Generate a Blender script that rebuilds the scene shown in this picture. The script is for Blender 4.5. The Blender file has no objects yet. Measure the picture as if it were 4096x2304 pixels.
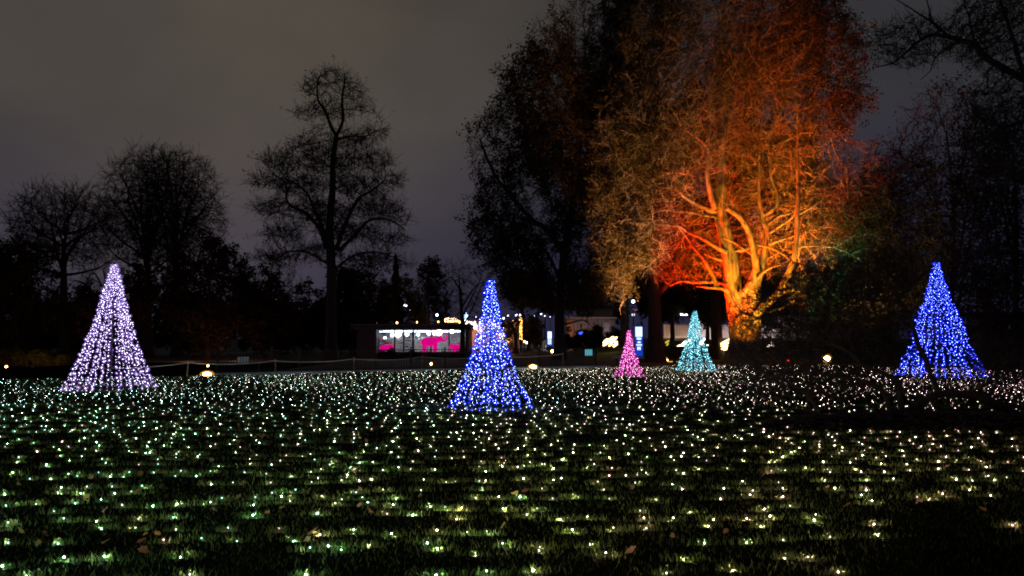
import bpy, math, random
import numpy as np
from mathutils import Vector
random.seed(7); RNG = np.random.default_rng(7)
S = bpy.context.scene

# ------------------------------------------------------------------ camera
F = 2958.0; HOR = 1350.0; CZ = 1.6
PITCH = math.atan((HOR - 1152) / F)
cam = bpy.data.objects.new('camera', bpy.data.cameras.new('camera'))
S.collection.objects.link(cam); S.camera = cam
cam.location = (0, 0, CZ); cam.rotation_euler = (math.pi / 2 + PITCH, 0, 0)
cam.data.sensor_width = 36; cam.data.lens = 36 * F / 4096
cam.data.clip_start = 0.05; cam.data.clip_end = 5000

# ------------------------------------------------------------------ night sky
world = bpy.data.worlds.new('World'); S.world = world; world.use_nodes = True
nt = world.node_tree; nt.nodes.clear(); L = nt.links.new
def wn(t, **k):
    n = nt.nodes.new(t)
    for a, b in k.items(): setattr(n, a, b)
    return n
out = wn('ShaderNodeOutputWorld'); bg = wn('ShaderNodeBackground'); L(bg.outputs[0], out.inputs[0])
bg.inputs[1].default_value = 1.0
tc = wn('ShaderNodeTexCoord'); sep = wn('ShaderNodeSeparateXYZ'); L(tc.outputs['Generated'], sep.inputs[0])
ramp = wn('ShaderNodeValToRGB'); L(sep.outputs['Z'], ramp.inputs[0])
e = ramp.color_ramp.elements
e[0].position = 0.0; e[0].color = (0.019, 0.018, 0.046, 1)
e[1].position = 0.50; e[1].color = (0.029, 0.028, 0.029, 1)
for p, c in ((0.12, (0.026, 0.025, 0.050, 1)), (0.28, (0.035, 0.034, 0.041, 1))):
    k = e.new(p); k.color = c
# city glow on the low cloud, strongest to the left of the view
glowdir = Vector((-0.33, 0.86, 0.36)).normalized()
dot = wn('ShaderNodeVectorMath', operation='DOT_PRODUCT'); L(tc.outputs['Generated'], dot.inputs[0]); dot.inputs[1].default_value = glowdir
mr = wn('ShaderNodeMapRange'); mr.interpolation_type = 'SMOOTHSTEP'; L(dot.outputs['Value'], mr.inputs[0])
mr.inputs[1].default_value = 0.86; mr.inputs[2].default_value = 1.0
noi = wn('ShaderNodeTexNoise'); noi.inputs['Scale'].default_value = 2.3; noi.inputs['Detail'].default_value = 5; noi.inputs['Roughness'].default_value = 0.5
L(tc.outputs['Generated'], noi.inputs['Vector'])
mul = wn('ShaderNodeMath', operation='MULTIPLY'); L(mr.outputs[0], mul.inputs[0]); L(noi.outputs[0], mul.inputs[1])
mul2 = wn('ShaderNodeMath', operation='MULTIPLY'); L(mul.outputs[0], mul2.inputs[0]); mul2.inputs[1].default_value = 1.0
add = wn('ShaderNodeMix', data_type='RGBA', blend_type='ADD'); L(mul2.outputs[0], add.inputs[0])
L(ramp.outputs[0], add.inputs[6]); add.inputs[7].default_value = (0.076, 0.057, 0.028, 1)
cl = wn('ShaderNodeTexNoise'); cl.inputs['Scale'].default_value = 2.6; cl.inputs['Detail'].default_value = 8
mp = wn('ShaderNodeMapping'); mp.inputs['Scale'].default_value = (1, 1, 2.2); L(tc.outputs['Generated'], mp.inputs[0]); L(mp.outputs[0], cl.inputs['Vector'])
cm = wn('ShaderNodeMapRange'); L(cl.outputs[0], cm.inputs[0]); cm.inputs[1].default_value = 0.25; cm.inputs[2].default_value = 0.75
cm.inputs[3].default_value = 0.84; cm.inputs[4].default_value = 1.16
sc_ = wn('ShaderNodeVectorMath', operation='SCALE'); L(add.outputs[2], sc_.inputs[0]); L(cm.outputs[0], sc_.inputs['Scale'])
# the last trace of skylight, sun far below the horizon
sky = wn('ShaderNodeTexSky'); sky.sky_type = 'NISHITA'; sky.sun_disc = False
sky.sun_elevation = math.radians(-9); sky.sun_rotation = math.radians(200)
ss = wn('ShaderNodeVectorMath', operation='SCALE'); L(sky.outputs[0], ss.inputs[0]); ss.inputs['Scale'].default_value = 0.05
fin = wn('ShaderNodeVectorMath', operation='ADD'); L(sc_.outputs[0], fin.inputs[0]); L(ss.outputs[0], fin.inputs[1])
L(fin.outputs[0], bg.inputs[0])

S.view_settings.view_transform = 'Standard'; S.view_settings.look = 'None'
S.view_settings.exposure = 0.0; S.view_settings.gamma = 1.0; S.view_settings.use_curve_mapping = False
S.render.engine = 'CYCLES'
S.cycles.use_denoising = True
S.cycles.max_bounces = 3; S.cycles.diffuse_bounces = 2; S.cycles.glossy_bounces = 2; S.cycles.transparent_max_bounces = 12
S.cycles.transmission_bounces = 3; S.cycles.volume_bounces = 0
S.cycles.sample_clamp_indirect = 0.3; S.cycles.sample_clamp_direct = 0.0
S.cycles.caustics_reflective = False; S.cycles.caustics_refractive = False
S.cycles.use_light_tree = True
S.cycles.filter_width = 1.9

# ------------------------------------------------------------------ helpers
def W(px, py, d):
    """point of the place seen at photo pixel (px,py) standing d metres ahead"""
    u = (px - 2048) / F; v = -(py - 1152) / F
    c, s = math.cos(PITCH), math.sin(PITCH)
    dy = c - v * s; dz = s + v * c
    return Vector((u * d / dy, d, CZ + dz * d / dy))
def G(px, py, z=0.0):
    v = -(py - 1152) / F; c, s = math.cos(PITCH), math.sin(PITCH)
    dy = c - v * s; dz = s + v * c
    d = (z - CZ) * dy / dz
    return W(px, py, d)
def tag(o, label=None, cat=None, group=None, kind=None):
    if label: o['label'] = label
    if cat: o['category'] = cat
    if group: o['group'] = group
    if kind: o['kind'] = kind
    return o
def link(o, parent=None):
    S.collection.objects.link(o)
    if parent is not None: o.parent = parent
    return o
def empty(name, loc=(0, 0, 0), rz=0):
    o = bpy.data.objects.new(name, None); o.empty_display_size = 0.1
    o.location = loc; o.rotation_euler.z = rz
    return link(o)
def np_mesh(name, V, Fc, mats, midx=None, smooth=False):
    """Fc: (n,3) or (n,4) int array"""
    V = np.asarray(V, dtype=np.float32).reshape(-1, 3); Fc = np.asarray(Fc, dtype=np.int32)
    m = bpy.data.meshes.new(name); n, k = Fc.shape
    m.vertices.add(len(V)); m.vertices.foreach_set('co', V.ravel())
    m.loops.add(n * k); m.loops.foreach_set('vertex_index', Fc.ravel())
    m.polygons.add(n); m.polygons.foreach_set('loop_start', np.arange(0, n * k, k, dtype=np.int32))
    m.polygons.foreach_set('loop_total', np.full(n, k, dtype=np.int32))
    if midx is not None: m.polygons.foreach_set('material_index', np.asarray(midx, dtype=np.int32))
    m.update(calc_edges=True); m.validate()
    if smooth: m.polygons.foreach_set('use_smooth', np.ones(len(m.polygons), dtype=bool))
    for x in (mats if isinstance(mats, (list, tuple)) else [mats]): m.materials.append(x)
    return m
def np_obj(name, V, Fc, mats, parent=None, midx=None, smooth=False):
    return link(bpy.data.objects.new(name, np_mesh(name, V, Fc, mats, midx, smooth)), parent)
def ico(sub):
    import bmesh
    b = bmesh.new(); bmesh.ops.create_icosphere(b, subdivisions=sub, radius=1.0)
    v = np.array([x.co[:] for x in b.verts]); f = np.array([[y.index for y in x.verts] for x in b.faces]); b.free()
    return v, f
ICO1 = ico(1); ICO2 = ico(2); ICO3 = ico(3)
OCT = (np.array([[1,0,0],[-1,0,0],[0,1,0],[0,-1,0],[0,0,1],[0,0,-1]], float),
       np.array([[0,2,4],[2,1,4],[1,3,4],[3,0,4],[2,0,5],[1,2,5],[3,1,5],[0,3,5]]))
def spread(base, P, R):
    bv, bf = base; P = np.asarray(P, float).reshape(-1, 3); R = np.broadcast_to(np.asarray(R, float).reshape(-1, 1) if np.ndim(R) < 2 else R, (len(P), 3 if np.ndim(R) == 2 else 1))
    V = (P[:, None, :] + bv[None] * R[:, None, :]).reshape(-1, 3)
    Fc = (bf[None] + (np.arange(len(P)) * len(bv))[:, None, None]).reshape(-1, bf.shape[1])
    return V, Fc
class MB:
    def __init__(s): s.v = []; s.f = []
    def add(s, v, f):
        o = len(s.v); s.v += [tuple(x) for x in v]; s.f += [tuple(i + o for i in q) for q in f]; return s
    def box(s, c, size, rz=0.0, taper=1.0):
        x, y, z = (q / 2 for q in size); ca, sa = math.cos(rz), math.sin(rz); P = []
        for k in (-1, 1):
            t = taper if k > 0 else 1.0
            for a, b in ((-1, -1), (1, -1), (1, 1), (-1, 1)):
                X, Y = a * x * t, b * y * t
                P.append((c[0] + X * ca - Y * sa, c[1] + X * sa + Y * ca, c[2] + k * z))
        return s.add(P, [(3,2,1,0),(4,5,6,7),(0,1,5,4),(1,2,6,5),(2,3,7,6),(3,0,4,7)])
    def tube(s, pts, radii, n=8, cap=True, flute=0.0, seed=0):
        pts = [Vector(p) for p in pts]; m = len(pts)
        if not hasattr(radii, '__len__'): radii = [radii] * m
        rr = random.Random(seed); ph = [rr.uniform(0, 6.28) for _ in range(4)]
        o = len(s.v); up = None
        for i, p in enumerate(pts):
            t = (pts[min(i + 1, m - 1)] - pts[max(i - 1, 0)]).normalized()
            if up is None:
                up = Vector((1, 0, 0)) if abs(t.x) < 0.8 else Vector((0, 1, 0))
            a = (up - t * up.dot(t)).normalized(); b = t.cross(a); up = a
            for j in range(n):
                q = 2 * math.pi * j / n
                fl = 1 + flute * (0.5 * math.sin(3 * q + ph[0] + i * 0.15) + 0.4 * math.sin(5 * q + ph[1] - i * .2) + 0.35 * math.sin(8 * q + ph[2]) + 0.25 * math.sin(i * 1.7 + ph[3]))
                s.v.append(tuple(p + (a * math.cos(q) + b * math.sin(q)) * radii[i] * fl))
        for i in range(m - 1):
            for j in range(n):
                k = (j + 1) % n
                s.f.append((o + i * n + j, o + i * n + k, o + (i + 1) * n + k, o + (i + 1) * n + j))
        if cap:
            s.f.append(tuple(o + j for j in reversed(range(n)))); s.f.append(tuple(o + (m - 1) * n + j for j in range(n)))
        return s
    def ball(s, c, r, base=None):
        bv, bf = base or ICO2
        r = (r, r, r) if not hasattr(r, '__len__') else r
        return s.add([(c[0] + x * r[0], c[1] + y * r[1], c[2] + z * r[2]) for x, y, z in bv], bf.tolist())
    def lathe(s, c, prof, n=16):
        return s.tube([(c[0], c[1], c[2] + z) for r, z in prof], [r for r, z in prof], n) if False else s._lathe(c, prof, n)
    def _lathe(s, c, prof, n):
        o = len(s.v)
        for r, z in prof:
            for j in range(n):
                q = 2 * math.pi * j / n; s.v.append((c[0] + r * math.cos(q), c[1] + r * math.sin(q), c[2] + z))
        for i in range(len(prof) - 1):
            for j in range(n):
                k = (j + 1) % n; s.f.append((o + i * n + j, o + i * n + k, o + (i + 1) * n + k, o + (i + 1) * n + j))
        s.f.append(tuple(o + j for j in reversed(range(n)))); s.f.append(tuple(o + (len(prof) - 1) * n + j for j in range(n)))
        return s
    def mesh(s, name, mat, smooth=False):
        m = bpy.data.meshes.new(name); m.from_pydata(s.v, [], s.f); m.validate()
        if smooth: m.polygons.foreach_set('use_smooth', np.ones(len(m.polygons), dtype=bool))
        m.materials.append(mat); return m
    def build(s, name, mat, parent=None, smooth=False):
        return link(bpy.data.objects.new(name, s.mesh(name, mat, smooth)), parent)
def dup(o, parent=None):
    c = o.copy(); S.collection.objects.link(c); c.parent = parent; return c
def smooth_path(pts, sub=4):
    P = [Vector(p) for p in pts]; out = []
    for i in range(len(P) - 1):
        p0 = P[max(i - 1, 0)]; p1 = P[i]; p2 = P[i + 1]; p3 = P[min(i + 2, len(P) - 1)]
        for k in range(sub):
            t = k / sub
            out.append(0.5 * ((2 * p1) + (p2 - p0) * t + (2 * p0 - 5 * p1 + 4 * p2 - p3) * t * t + (3 * p1 - p0 - 3 * p2 + p3) * t ** 3))
    out.append(P[-1]); return out

# ------------------------------------------------------------------ materials
def mat(name, col, rough=0.8, var=None, scale=4.0, detail=4, bump=0.0, bscale=20.0, metal=0.0, stretch=None, spec=0.3, bdist=.05):
    m = bpy.data.materials.new(name); m.use_nodes = True; t = m.node_tree; b = t.nodes['Principled BSDF']
    b.inputs['Roughness'].default_value = rough; b.inputs['Metallic'].default_value = metal
    b.inputs['Specular IOR Level'].default_value = spec
    b.inputs['Base Color'].default_value = (*col, 1)
    if var or bump:
        tcn = t.nodes.new('ShaderNodeTexCoord'); mpn = t.nodes.new('ShaderNodeMapping'); t.links.new(tcn.outputs['Object'], mpn.inputs[0])
        if stretch: mpn.inputs['Scale'].default_value = stretch
    if var:
        n = t.nodes.new('ShaderNodeTexNoise'); n.inputs['Scale'].default_value = scale; n.inputs['Detail'].default_value = detail
        t.links.new(mpn.outputs[0], n.inputs['Vector'])
        r = t.nodes.new('ShaderNodeValToRGB'); r.color_ramp.elements[0].position = 0.32; r.color_ramp.elements[1].position = 0.68
        r.color_ramp.elements[0].color = (*col, 1); r.color_ramp.elements[1].color = (*var, 1)
        t.links.new(n.outputs[0], r.inputs[0]); t.links.new(r.outputs[0], b.inputs['Base Color'])
    if bump:
        n2 = t.nodes.new('ShaderNodeTexNoise'); n2.inputs['Scale'].default_value = bscale; n2.inputs['Detail'].default_value = 6
        t.links.new(mpn.outputs[0], n2.inputs['Vector'])
        bp = t.nodes.new('ShaderNodeBump'); bp.inputs['Strength'].default_value = bump; bp.inputs['Distance'].default_value = bdist
        t.links.new(n2.outputs[0], bp.inputs['Height']); t.links.new(bp.outputs[0], b.inputs['Normal'])
    return m
def glow(name, col, strength):
    m = bpy.data.materials.new(name); m.use_nodes = True; t = m.node_tree; t.nodes.clear()
    o = t.nodes.new('ShaderNodeOutputMaterial'); e = t.nodes.new('ShaderNodeEmission')
    e.inputs[0].default_value = (*col, 1); e.inputs[1].default_value = strength; t.links.new(e.outputs[0], o.inputs[0])
    return m
def nosample(m): m.cycles.emission_sampling = 'NONE'; return m
_ld = {}
def bulb_lamp(p, col, power, parent, r=.008):
    k = (col, round(power, 4), r)
    if k not in _ld:
        l = bpy.data.lights.new('bulb_lamp', 'POINT'); l.color = col; l.energy = power; l.shadow_soft_size = r; l.cycles.use_multiple_importance_sampling = False; _ld[k] = l
    o = bpy.data.objects.new('lamp', _ld[k]); o.location = p; return link(o, parent)
def leafmat(name, c1, c2, scale=0.9):
    m = bpy.data.materials.new(name); m.use_nodes = True; t = m.node_tree; t.nodes.clear()
    o = t.nodes.new('ShaderNodeOutputMaterial'); d = t.nodes.new('ShaderNodeBsdfDiffuse'); tr = t.nodes.new('ShaderNodeBsdfTranslucent'); mx = t.nodes.new('ShaderNodeMixShader')
    tcn = t.nodes.new('ShaderNodeTexCoord'); n = t.nodes.new('ShaderNodeTexNoise'); n.inputs['Scale'].default_value = scale; n.inputs['Detail'].default_value = 6
    r = t.nodes.new('ShaderNodeValToRGB'); r.color_ramp.elements[0].position = 0.35; r.color_ramp.elements[1].position = 0.65
    r.color_ramp.elements[0].color = (*c1, 1); r.color_ramp.elements[1].color = (*c2, 1)
    t.links.new(tcn.outputs['Object'], n.inputs['Vector']); t.links.new(n.outputs[0], r.inputs[0])
    t.links.new(r.outputs[0], d.inputs[0]); t.links.new(r.outputs[0], tr.inputs[0]); mx.inputs[0].default_value = 0.35
    t.links.new(d.outputs[0], mx.inputs[1]); t.links.new(tr.outputs[0], mx.inputs[2]); t.links.new(mx.outputs[0], o.inputs[0])
    return m
M = {}
M['soil'] = mat('lawn_soil', (0.006, 0.008, 0.004), 1.0, (0.011, 0.011, 0.006), 2.0, 8, 0.6, 30, spec=0.0)
M['bed'] = mat('bed_soil', (0.012, 0.010, 0.008), 1.0, (0.025, 0.02, 0.014), 3.0, 8, 0.8, 25, spec=0.0)
M['path'] = mat('path_asphalt', (0.04, 0.04, 0.042), 0.85, (0.06, 0.058, 0.055), 1.5, 6, 0.3, 60)
M['kerb'] = mat('kerb_stone', (0.50, 0.52, 0.55), 0.6, (0.66, 0.68, 0.72), 3.0, 6, 0.2, 20)
M['iron'] = mat('black_iron', (0.02, 0.02, 0.022), 0.5, metal=0.3)
M['wood'] = mat('post_wood', (0.24, 0.19, 0.14), 0.8, (0.36, 0.30, 0.23), 8, 4, 0.3, 40)
M['rope'] = mat('pale_rope', (0.60, 0.52, 0.42), 0.9, (0.72, 0.64, 0.53), 30, 2)
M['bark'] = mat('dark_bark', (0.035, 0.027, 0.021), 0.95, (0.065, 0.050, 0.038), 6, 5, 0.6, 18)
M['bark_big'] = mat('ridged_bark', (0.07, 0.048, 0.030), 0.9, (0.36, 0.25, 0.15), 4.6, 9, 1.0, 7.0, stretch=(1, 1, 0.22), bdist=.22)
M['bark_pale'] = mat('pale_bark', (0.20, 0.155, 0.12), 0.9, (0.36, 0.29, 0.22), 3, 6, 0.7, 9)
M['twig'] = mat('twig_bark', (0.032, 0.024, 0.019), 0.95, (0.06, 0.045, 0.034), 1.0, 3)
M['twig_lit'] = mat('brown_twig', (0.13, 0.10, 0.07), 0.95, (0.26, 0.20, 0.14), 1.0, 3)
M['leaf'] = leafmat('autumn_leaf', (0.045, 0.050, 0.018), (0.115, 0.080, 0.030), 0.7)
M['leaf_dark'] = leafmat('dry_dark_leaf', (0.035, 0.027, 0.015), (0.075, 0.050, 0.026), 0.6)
M['needle'] = leafmat('evergreen_leaf', (0.016, 0.024, 0.012), (0.040, 0.048, 0.022), 0.8)
M['grass'] = leafmat('grass_blade', (0.065, 0.120, 0.028), (0.165, 0.175, 0.052), 3.0)
M['steel'] = mat('dark_steel', (0.06, 0.06, 0.065), 0.45, metal=0.6)
M['cable'] = mat('dark_cable', (0.02, 0.03, 0.03), 0.6)

# ------------------------------------------------------------------ ground, beds, path, kerb
def sheet(name, poly, z, m, kind='structure'):
    o = np_obj(name, [(x, y, z) for x, y in poly], [list(range(len(poly)))], m) if len(poly) in (3, 4) else None
    if o is None:
        b = MB(); b.add([(x, y, z) for x, y in poly], [tuple(range(len(poly)))]); o = b.build(name, m)
    o['kind'] = kind; return o
sheet('ground', [(-1500, -1500), (1500, -1500), (1500, 1500), (-1500, 1500)], -0.008, M['path'])
def lawn_z(x, y): return 0.062 + 0.035 * np.sin(x * 0.31 + 0.7) * np.sin(y * 0.27) + 0.018 * np.sin(x * 0.9 + y * 0.6)
def lawn_edge(px):      # far edge of the lawn, metres ahead, for a photo column
    return np.interp(px, [-600, 250, 700, 870, 1500, 2440, 2700, 3300, 4096, 4700], [26.5, 27.0, 29.4, 30.6, 34.0, 38.6, 40.5, 40.5, 35, 33])
K0, K1 = G(850, 1504), G(2440, 1471)
# lawn as one gently uneven grid that stops at the kerb on the far side
nx, ny = 170, 150
gx = np.linspace(-0.80, 0.80, nx); gt = np.linspace(0, 1, ny)
V = []
for t in gt:
    for u in gx:
        far = float(lawn_edge(2048 + u * F)) + 0.15; d = 1.5 + (far - 1.5) * t ** 1.4
        x = u * d * (1 + 1.6 * max(0, 1 - d / 10)); V.append((x, d, float(lawn_z(x, d)) if d < far - .1 else 0.0))
ii = np.arange((nx - 1) * (ny - 1)); r_, c_ = ii // (nx - 1), ii % (nx - 1); q0 = r_ * nx + c_
np_obj('lawn', V, np.stack([q0, q0 + 1, q0 + nx + 1, q0 + nx], 1), M['soil'], smooth=True)['kind'] = 'structure'
sheet('grass_verge', [(-90, 24), (-11.2, 26.0), (-11.5, 48), (-90, 48)], -0.004, M['soil'])
sheet('tree_lawn', [(5.6, 38.7), (60, 33), (60, 70), (5.6, 64)], -0.004, mat('leafy_soil', (0.06, 0.04, 0.02), 0.95, (0.13, 0.075, 0.03), 1.5, 8, 0.6, 25))
kd = (K1 - K0); kn = Vector((-kd.y, kd.x, 0)).normalized(); ka = math.atan2(kd.y, kd.x)
km = (K0 + K1) / 2 + kn * 0.2
MB().box((km.x, km.y, 0.03), (kd.length, 0.42, 0.15), ka).build('kerb', M['kerb'])['kind'] = 'structure'

# dark mulched bed under the low tree at the right
bc = G(3900, 1712)
BV, BF = [], []
nr, na = 14, 40
for i in range(nr):
    for j in range(na):
        a = 2 * math.pi * j / na; q = (i + 1) / nr
        R = (3.9 + 0.45 * math.sin(3 * a + 1) + 0.3 * math.sin(7 * a) + .2 * math.sin(11 * a), 1.5 + 0.22 * math.sin(5 * a) + .12 * math.sin(9 * a + 1))
        x, y = bc.x + 0.4 + R[0] * q * math.cos(a), bc.y + 0.2 + R[1] * q * math.sin(a)
        BV.append((x, y, 0.13 * (1 - q ** 2.0) + 0.035 + 0.02 * math.sin(x * 9) * math.sin(y * 8) + 0.02 * random.random()))
BV.append((bc.x + .4, bc.y + .2, 0.18))
for i in range(nr - 1):
    for j in range(na):
        k = (j + 1) % na; BF.append((i * na + j, i * na + k, (i + 1) * na + k, (i + 1) * na + j))
for j in range(na): BF.append((nr * na, j, (j + 1) % na))
b = MB(); b.add(BV, BF); b.build('planting_bed', M['bed'], smooth=True)['kind'] = 'structure'
def in_bed(x, y): return ((x - bc.x - .4) / 3.9) ** 2 + ((y - bc.y - .2) / 1.5) ** 2 < 1.0

def bed_litter(n=3500):
    a = RNG.random(n) * 6.283; q = np.sqrt(RNG.random(n)); x = bc.x + .4 + 4.1 * q * np.cos(a); y = bc.y + .2 + 1.65 * q * np.sin(a)
    z = np.maximum(.0, .13 * (1 - q ** 2)) + .075 + RNG.random(n) * .02; r = .03 + .03 * RNG.random(n); t = RNG.random(n) * 6.283; tl = RNG.normal(size=(n, 2)) * .012
    return np.stack([np.stack([x + r * np.cos(t + k), y + r * np.sin(t + k), z + (tl[:, 0] if k < 2 else tl[:, 1])], 1) for k in (0, 1.2, 3.1, 4.4)], 1).reshape(-1, 3), np.arange(n * 4).reshape(-1, 4)
tag(np_obj('leaf_litter', *bed_litter(), mat('leaf_litter', (.10, .06, .03), .8, (.05, .035, .02), 6)), 'brown leaf litter covering the dark bed under the low tree', 'leaf litter', kind='stuff')
# raised grass bank beyond the railing, lit by the lantern sculptures
bank = []; bf = []
xs = np.linspace(5.2, 34, 60); ys = np.linspace(56, 66, 10)
M['bank'] = mat('bank_grass', (0.035, 0.055, 0.015), 0.95, (0.08, 0.085, 0.03), 2.5, 8, 0.8, 20)
for y in ys:
    for x in xs:
        h = 0.95 * min(1, (y - 56) / 2.0 + 0.55 * (y > 56)) * min(1, (x - 5.2) / 6.5) + 0.05 * math.sin(x * 1.7 + y) + .05 * max(0, y - 58)
        bank.append((x, y, h - 0.02))
for i in range(len(ys) - 1):
    for j in range(len(xs) - 1):
        q = i * len(xs) + j; bf.append((q, q + 1, q + len(xs) + 1, q + len(xs)))
b = MB(); b.add(bank, bf); b.build('bank', M['bank'], smooth=True)['kind'] = 'structure'
def bank_z(x): return 0.93 * min(1, max(0, (x - 5.2) / 6.5))

# ------------------------------------------------------------------ trees
def ell(px, py, d, rx, ry, rd):
    c = W(px, py, d); s = d / F
    return (np.array(c), np.array([rx * s, rd, ry * s]))
def attract(env, n, hollow=0.0, cut=None):
    vol = np.array([e[1].prod() for e in env]); vol = vol / vol.sum(); out = []
    for e, v in zip(env, vol):
        k = int(n * v) + 1; p = RNG.normal(size=(k, 3)); p /= np.linalg.norm(p, axis=1)[:, None]
        r = (hollow ** 3 + (1 - hollow ** 3) * RNG.random(k)) ** (1 / 3)
        out.append(e[0] + p * r[:, None] * e[1])
    A = np.concatenate(out); A = A[A[:, 2] > 0.5]
    if cut is not None: A = A[~cut(A)]
    return A
def grow(seeds, A, step, infl, kill, maxn=9000, iters=220, up=0.0, jit=0.15):
    """seeds: list of (points, parent_seed_index or -1). returns P, parent, seed radius index"""
    P = []; par = []; owner = []
    for si, (pts, pi) in enumerate(seeds):
        prev = -1
        if pi >= 0:
            c = [i for i in range(len(P)) if owner[i] == pi]
            prev = min(c, key=lambda i: (P[i] - np.array(pts[0])).dot(P[i] - np.array(pts[0])))
        for q in pts:
            P.append(np.array(q)); par.append(prev); owner.append(si); prev = len(P) - 1
    ns = len(P); P = np.array(P); par = list(par)
    nd = np.full(len(A), 1e9); ni = np.zeros(len(A), int); alive = np.ones(len(A), bool)
    def upd(i0, Pn):
        for c in range(0, len(Pn), 400):
            B = Pn[c:c + 400]; d = ((A[:, None, :] - B[None]) ** 2).sum(2); k = d.argmin(1); dm = d[np.arange(len(A)), k]
            w = dm < nd; nd[w] = dm[w]; ni[w] = i0 + c + k[w]
    upd(0, P); kids = np.zeros(ns, int); last = np.full((ns, 3), 1e6)
    inf2 = infl * infl
    for it in range(iters):
        act = alive & (nd < inf2)
        if not act.any():
            if not alive.any() or inf2 > 1e4: break
            inf2 *= 1.6; continue
        idx = ni[act]; v = A[act] - P[idx]; v /= np.linalg.norm(v, axis=1)[:, None] + 1e-9
        D = np.zeros((len(P), 3)); np.add.at(D, idx, v); u = np.unique(idx)
        D = D[u]; D /= np.linalg.norm(D, axis=1)[:, None] + 1e-9
        D += RNG.normal(size=D.shape) * jit; D[:, 2] += up; D /= np.linalg.norm(D, axis=1)[:, None] + 1e-9
        N = P[u] + D * step
        ok = (kids[u] < 4) & (np.linalg.norm(N - last[u], axis=1) > step * 0.35)
        bad = u[~ok]
        if len(bad): alive[np.isin(ni, bad) & (nd < inf2) & (RNG.random(len(A)) < (0.25 if ok.any() else 1.0))] = False
        if not ok.any(): continue
        N = N[ok]; uu = u[ok]; last[uu] = N; kids[uu] += 1
        i0 = len(P); P = np.concatenate([P, N]); par += list(uu)
        kids = np.concatenate([kids, np.zeros(len(N), int)]); last = np.concatenate([last, np.full((len(N), 3), 1e6)])
        upd(i0, N); alive &= nd > kill * kill
        if len(P) > maxn: break
    return P, np.array(par), ns, owner
def pipe(P, par, tip, expo):
    R = np.zeros(len(P)); 
    for i in range(len(P) - 1, -1, -1):
        if R[i] == 0: R[i] = tip ** expo
        if par[i] >= 0: R[par[i]] += R[i]
    return R ** (1 / expo)
def edge_tubes(P, par, R, sel, k=3):
    """tubes for the edges ending at nodes sel"""
    sel = np.asarray(sel); sel = sel[par[sel] >= 0]; p = par[sel]
    d = P[sel] - P[p]; d /= np.linalg.norm(d, axis=1)[:, None] + 1e-9
    ref = np.where((np.abs(d[:, 2]) < 0.8)[:, None], np.array([0, 0, 1.0]), np.array([1.0, 0, 0]))
    a = np.cross(d, ref); a /= np.linalg.norm(a, axis=1)[:, None] + 1e-9; b = np.cross(d, a)
    r1 = R[sel]; r0 = np.minimum(R[p], r1 * 1.18)
    q = 2 * np.pi * np.arange(k) / k
    ring = a[:, None, :] * np.cos(q)[None, :, None] + b[:, None, :] * np.sin(q)[None, :, None]
    V0 = P[p][:, None, :] - d[:, None, :] * (r0 * 0.3)[:, None, None] + ring * r0[:, None, None]; V1 = P[sel][:, None, :] + ring * r1[:, None, None]
    V = np.concatenate([V0, V1], 1).reshape(-1, 3); base = (np.arange(len(sel)) * 2 * k)[:, None, None]
    j = np.arange(k); f = np.stack([j, (j + 1) % k, k + (j + 1) % k, k + j], 1)
    return V, (f[None] + base).reshape(-1, 4)
def twig_tris(P, par, tips, n, ln, w, up=0.3, droop=0.0):
    """sprays of thin tapering twigs at the branch tips"""
    i = np.repeat(tips, n); d = P[i] - P[par[i]]; d /= np.linalg.norm(d, axis=1)[:, None] + 1e-9
    d = d + RNG.normal(size=d.shape) * 0.65; d[:, 2] += up - droop; d /= np.linalg.norm(d, axis=1)[:, None]
    l = ln * (0.5 + RNG.random(len(i)))
    s = RNG.normal(size=d.shape); s = np.cross(d, s); s /= np.linalg.norm(s, axis=1)[:, None] + 1e-9
    o = P[i] - (P[i] - P[par[i]]) * RNG.random(len(i))[:, None]
    bend = RNG.normal(size=d.shape) * 0.18; bend[:, 2] -= droop * 0.3
    m = o + d * (l * 0.5)[:, None]; e = o + (d + bend) * l[:, None]
    V = np.stack([o - s * w, o + s * w, m + s * w * .8, m - s * w * .8, e + s * w * .35, e - s * w * .35], 1).reshape(-1, 3)
    f = np.array([[0, 1, 2, 3], [3, 2, 4, 5]])
    return V, (f[None] + (np.arange(len(i)) * 6)[:, None, None]).reshape(-1, 4), e
_K = RNG.normal(size=(10, 3)); _PH = RNG.random(10) * 6.283
def clump(P, L):      # smooth random field, to leave gaps and clumps in a crown
    return np.sin((P / L) @ _K.T + _PH).sum(1)
def leaves(C, n, spreadr, size, cut=None, gap=None):
    if gap: C = C[(clump(C, gap) + RNG.normal(size=len(C)) * .7) > -.3]
    i = RNG.integers(0, len(C), n); p = C[i] + RNG.normal(size=(n, 3)) * spreadr
    if cut is not None: p = p[~cut(p)]; n = len(p)
    a = RNG.normal(size=(n, 3)); a /= np.linalg.norm(a, axis=1)[:, None]; b = np.cross(a, RNG.normal(size=(n, 3))); b /= np.linalg.norm(b, axis=1)[:, None]
    s = size * (0.6 + 0.8 * RNG.random(n))[:, None]
    V = np.stack([p - a * s, p + b * s * .55, p + a * s, p - b * s * .55], 1).reshape(-1, 3)
    return V, np.arange(n * 4).reshape(-1, 4)
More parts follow.
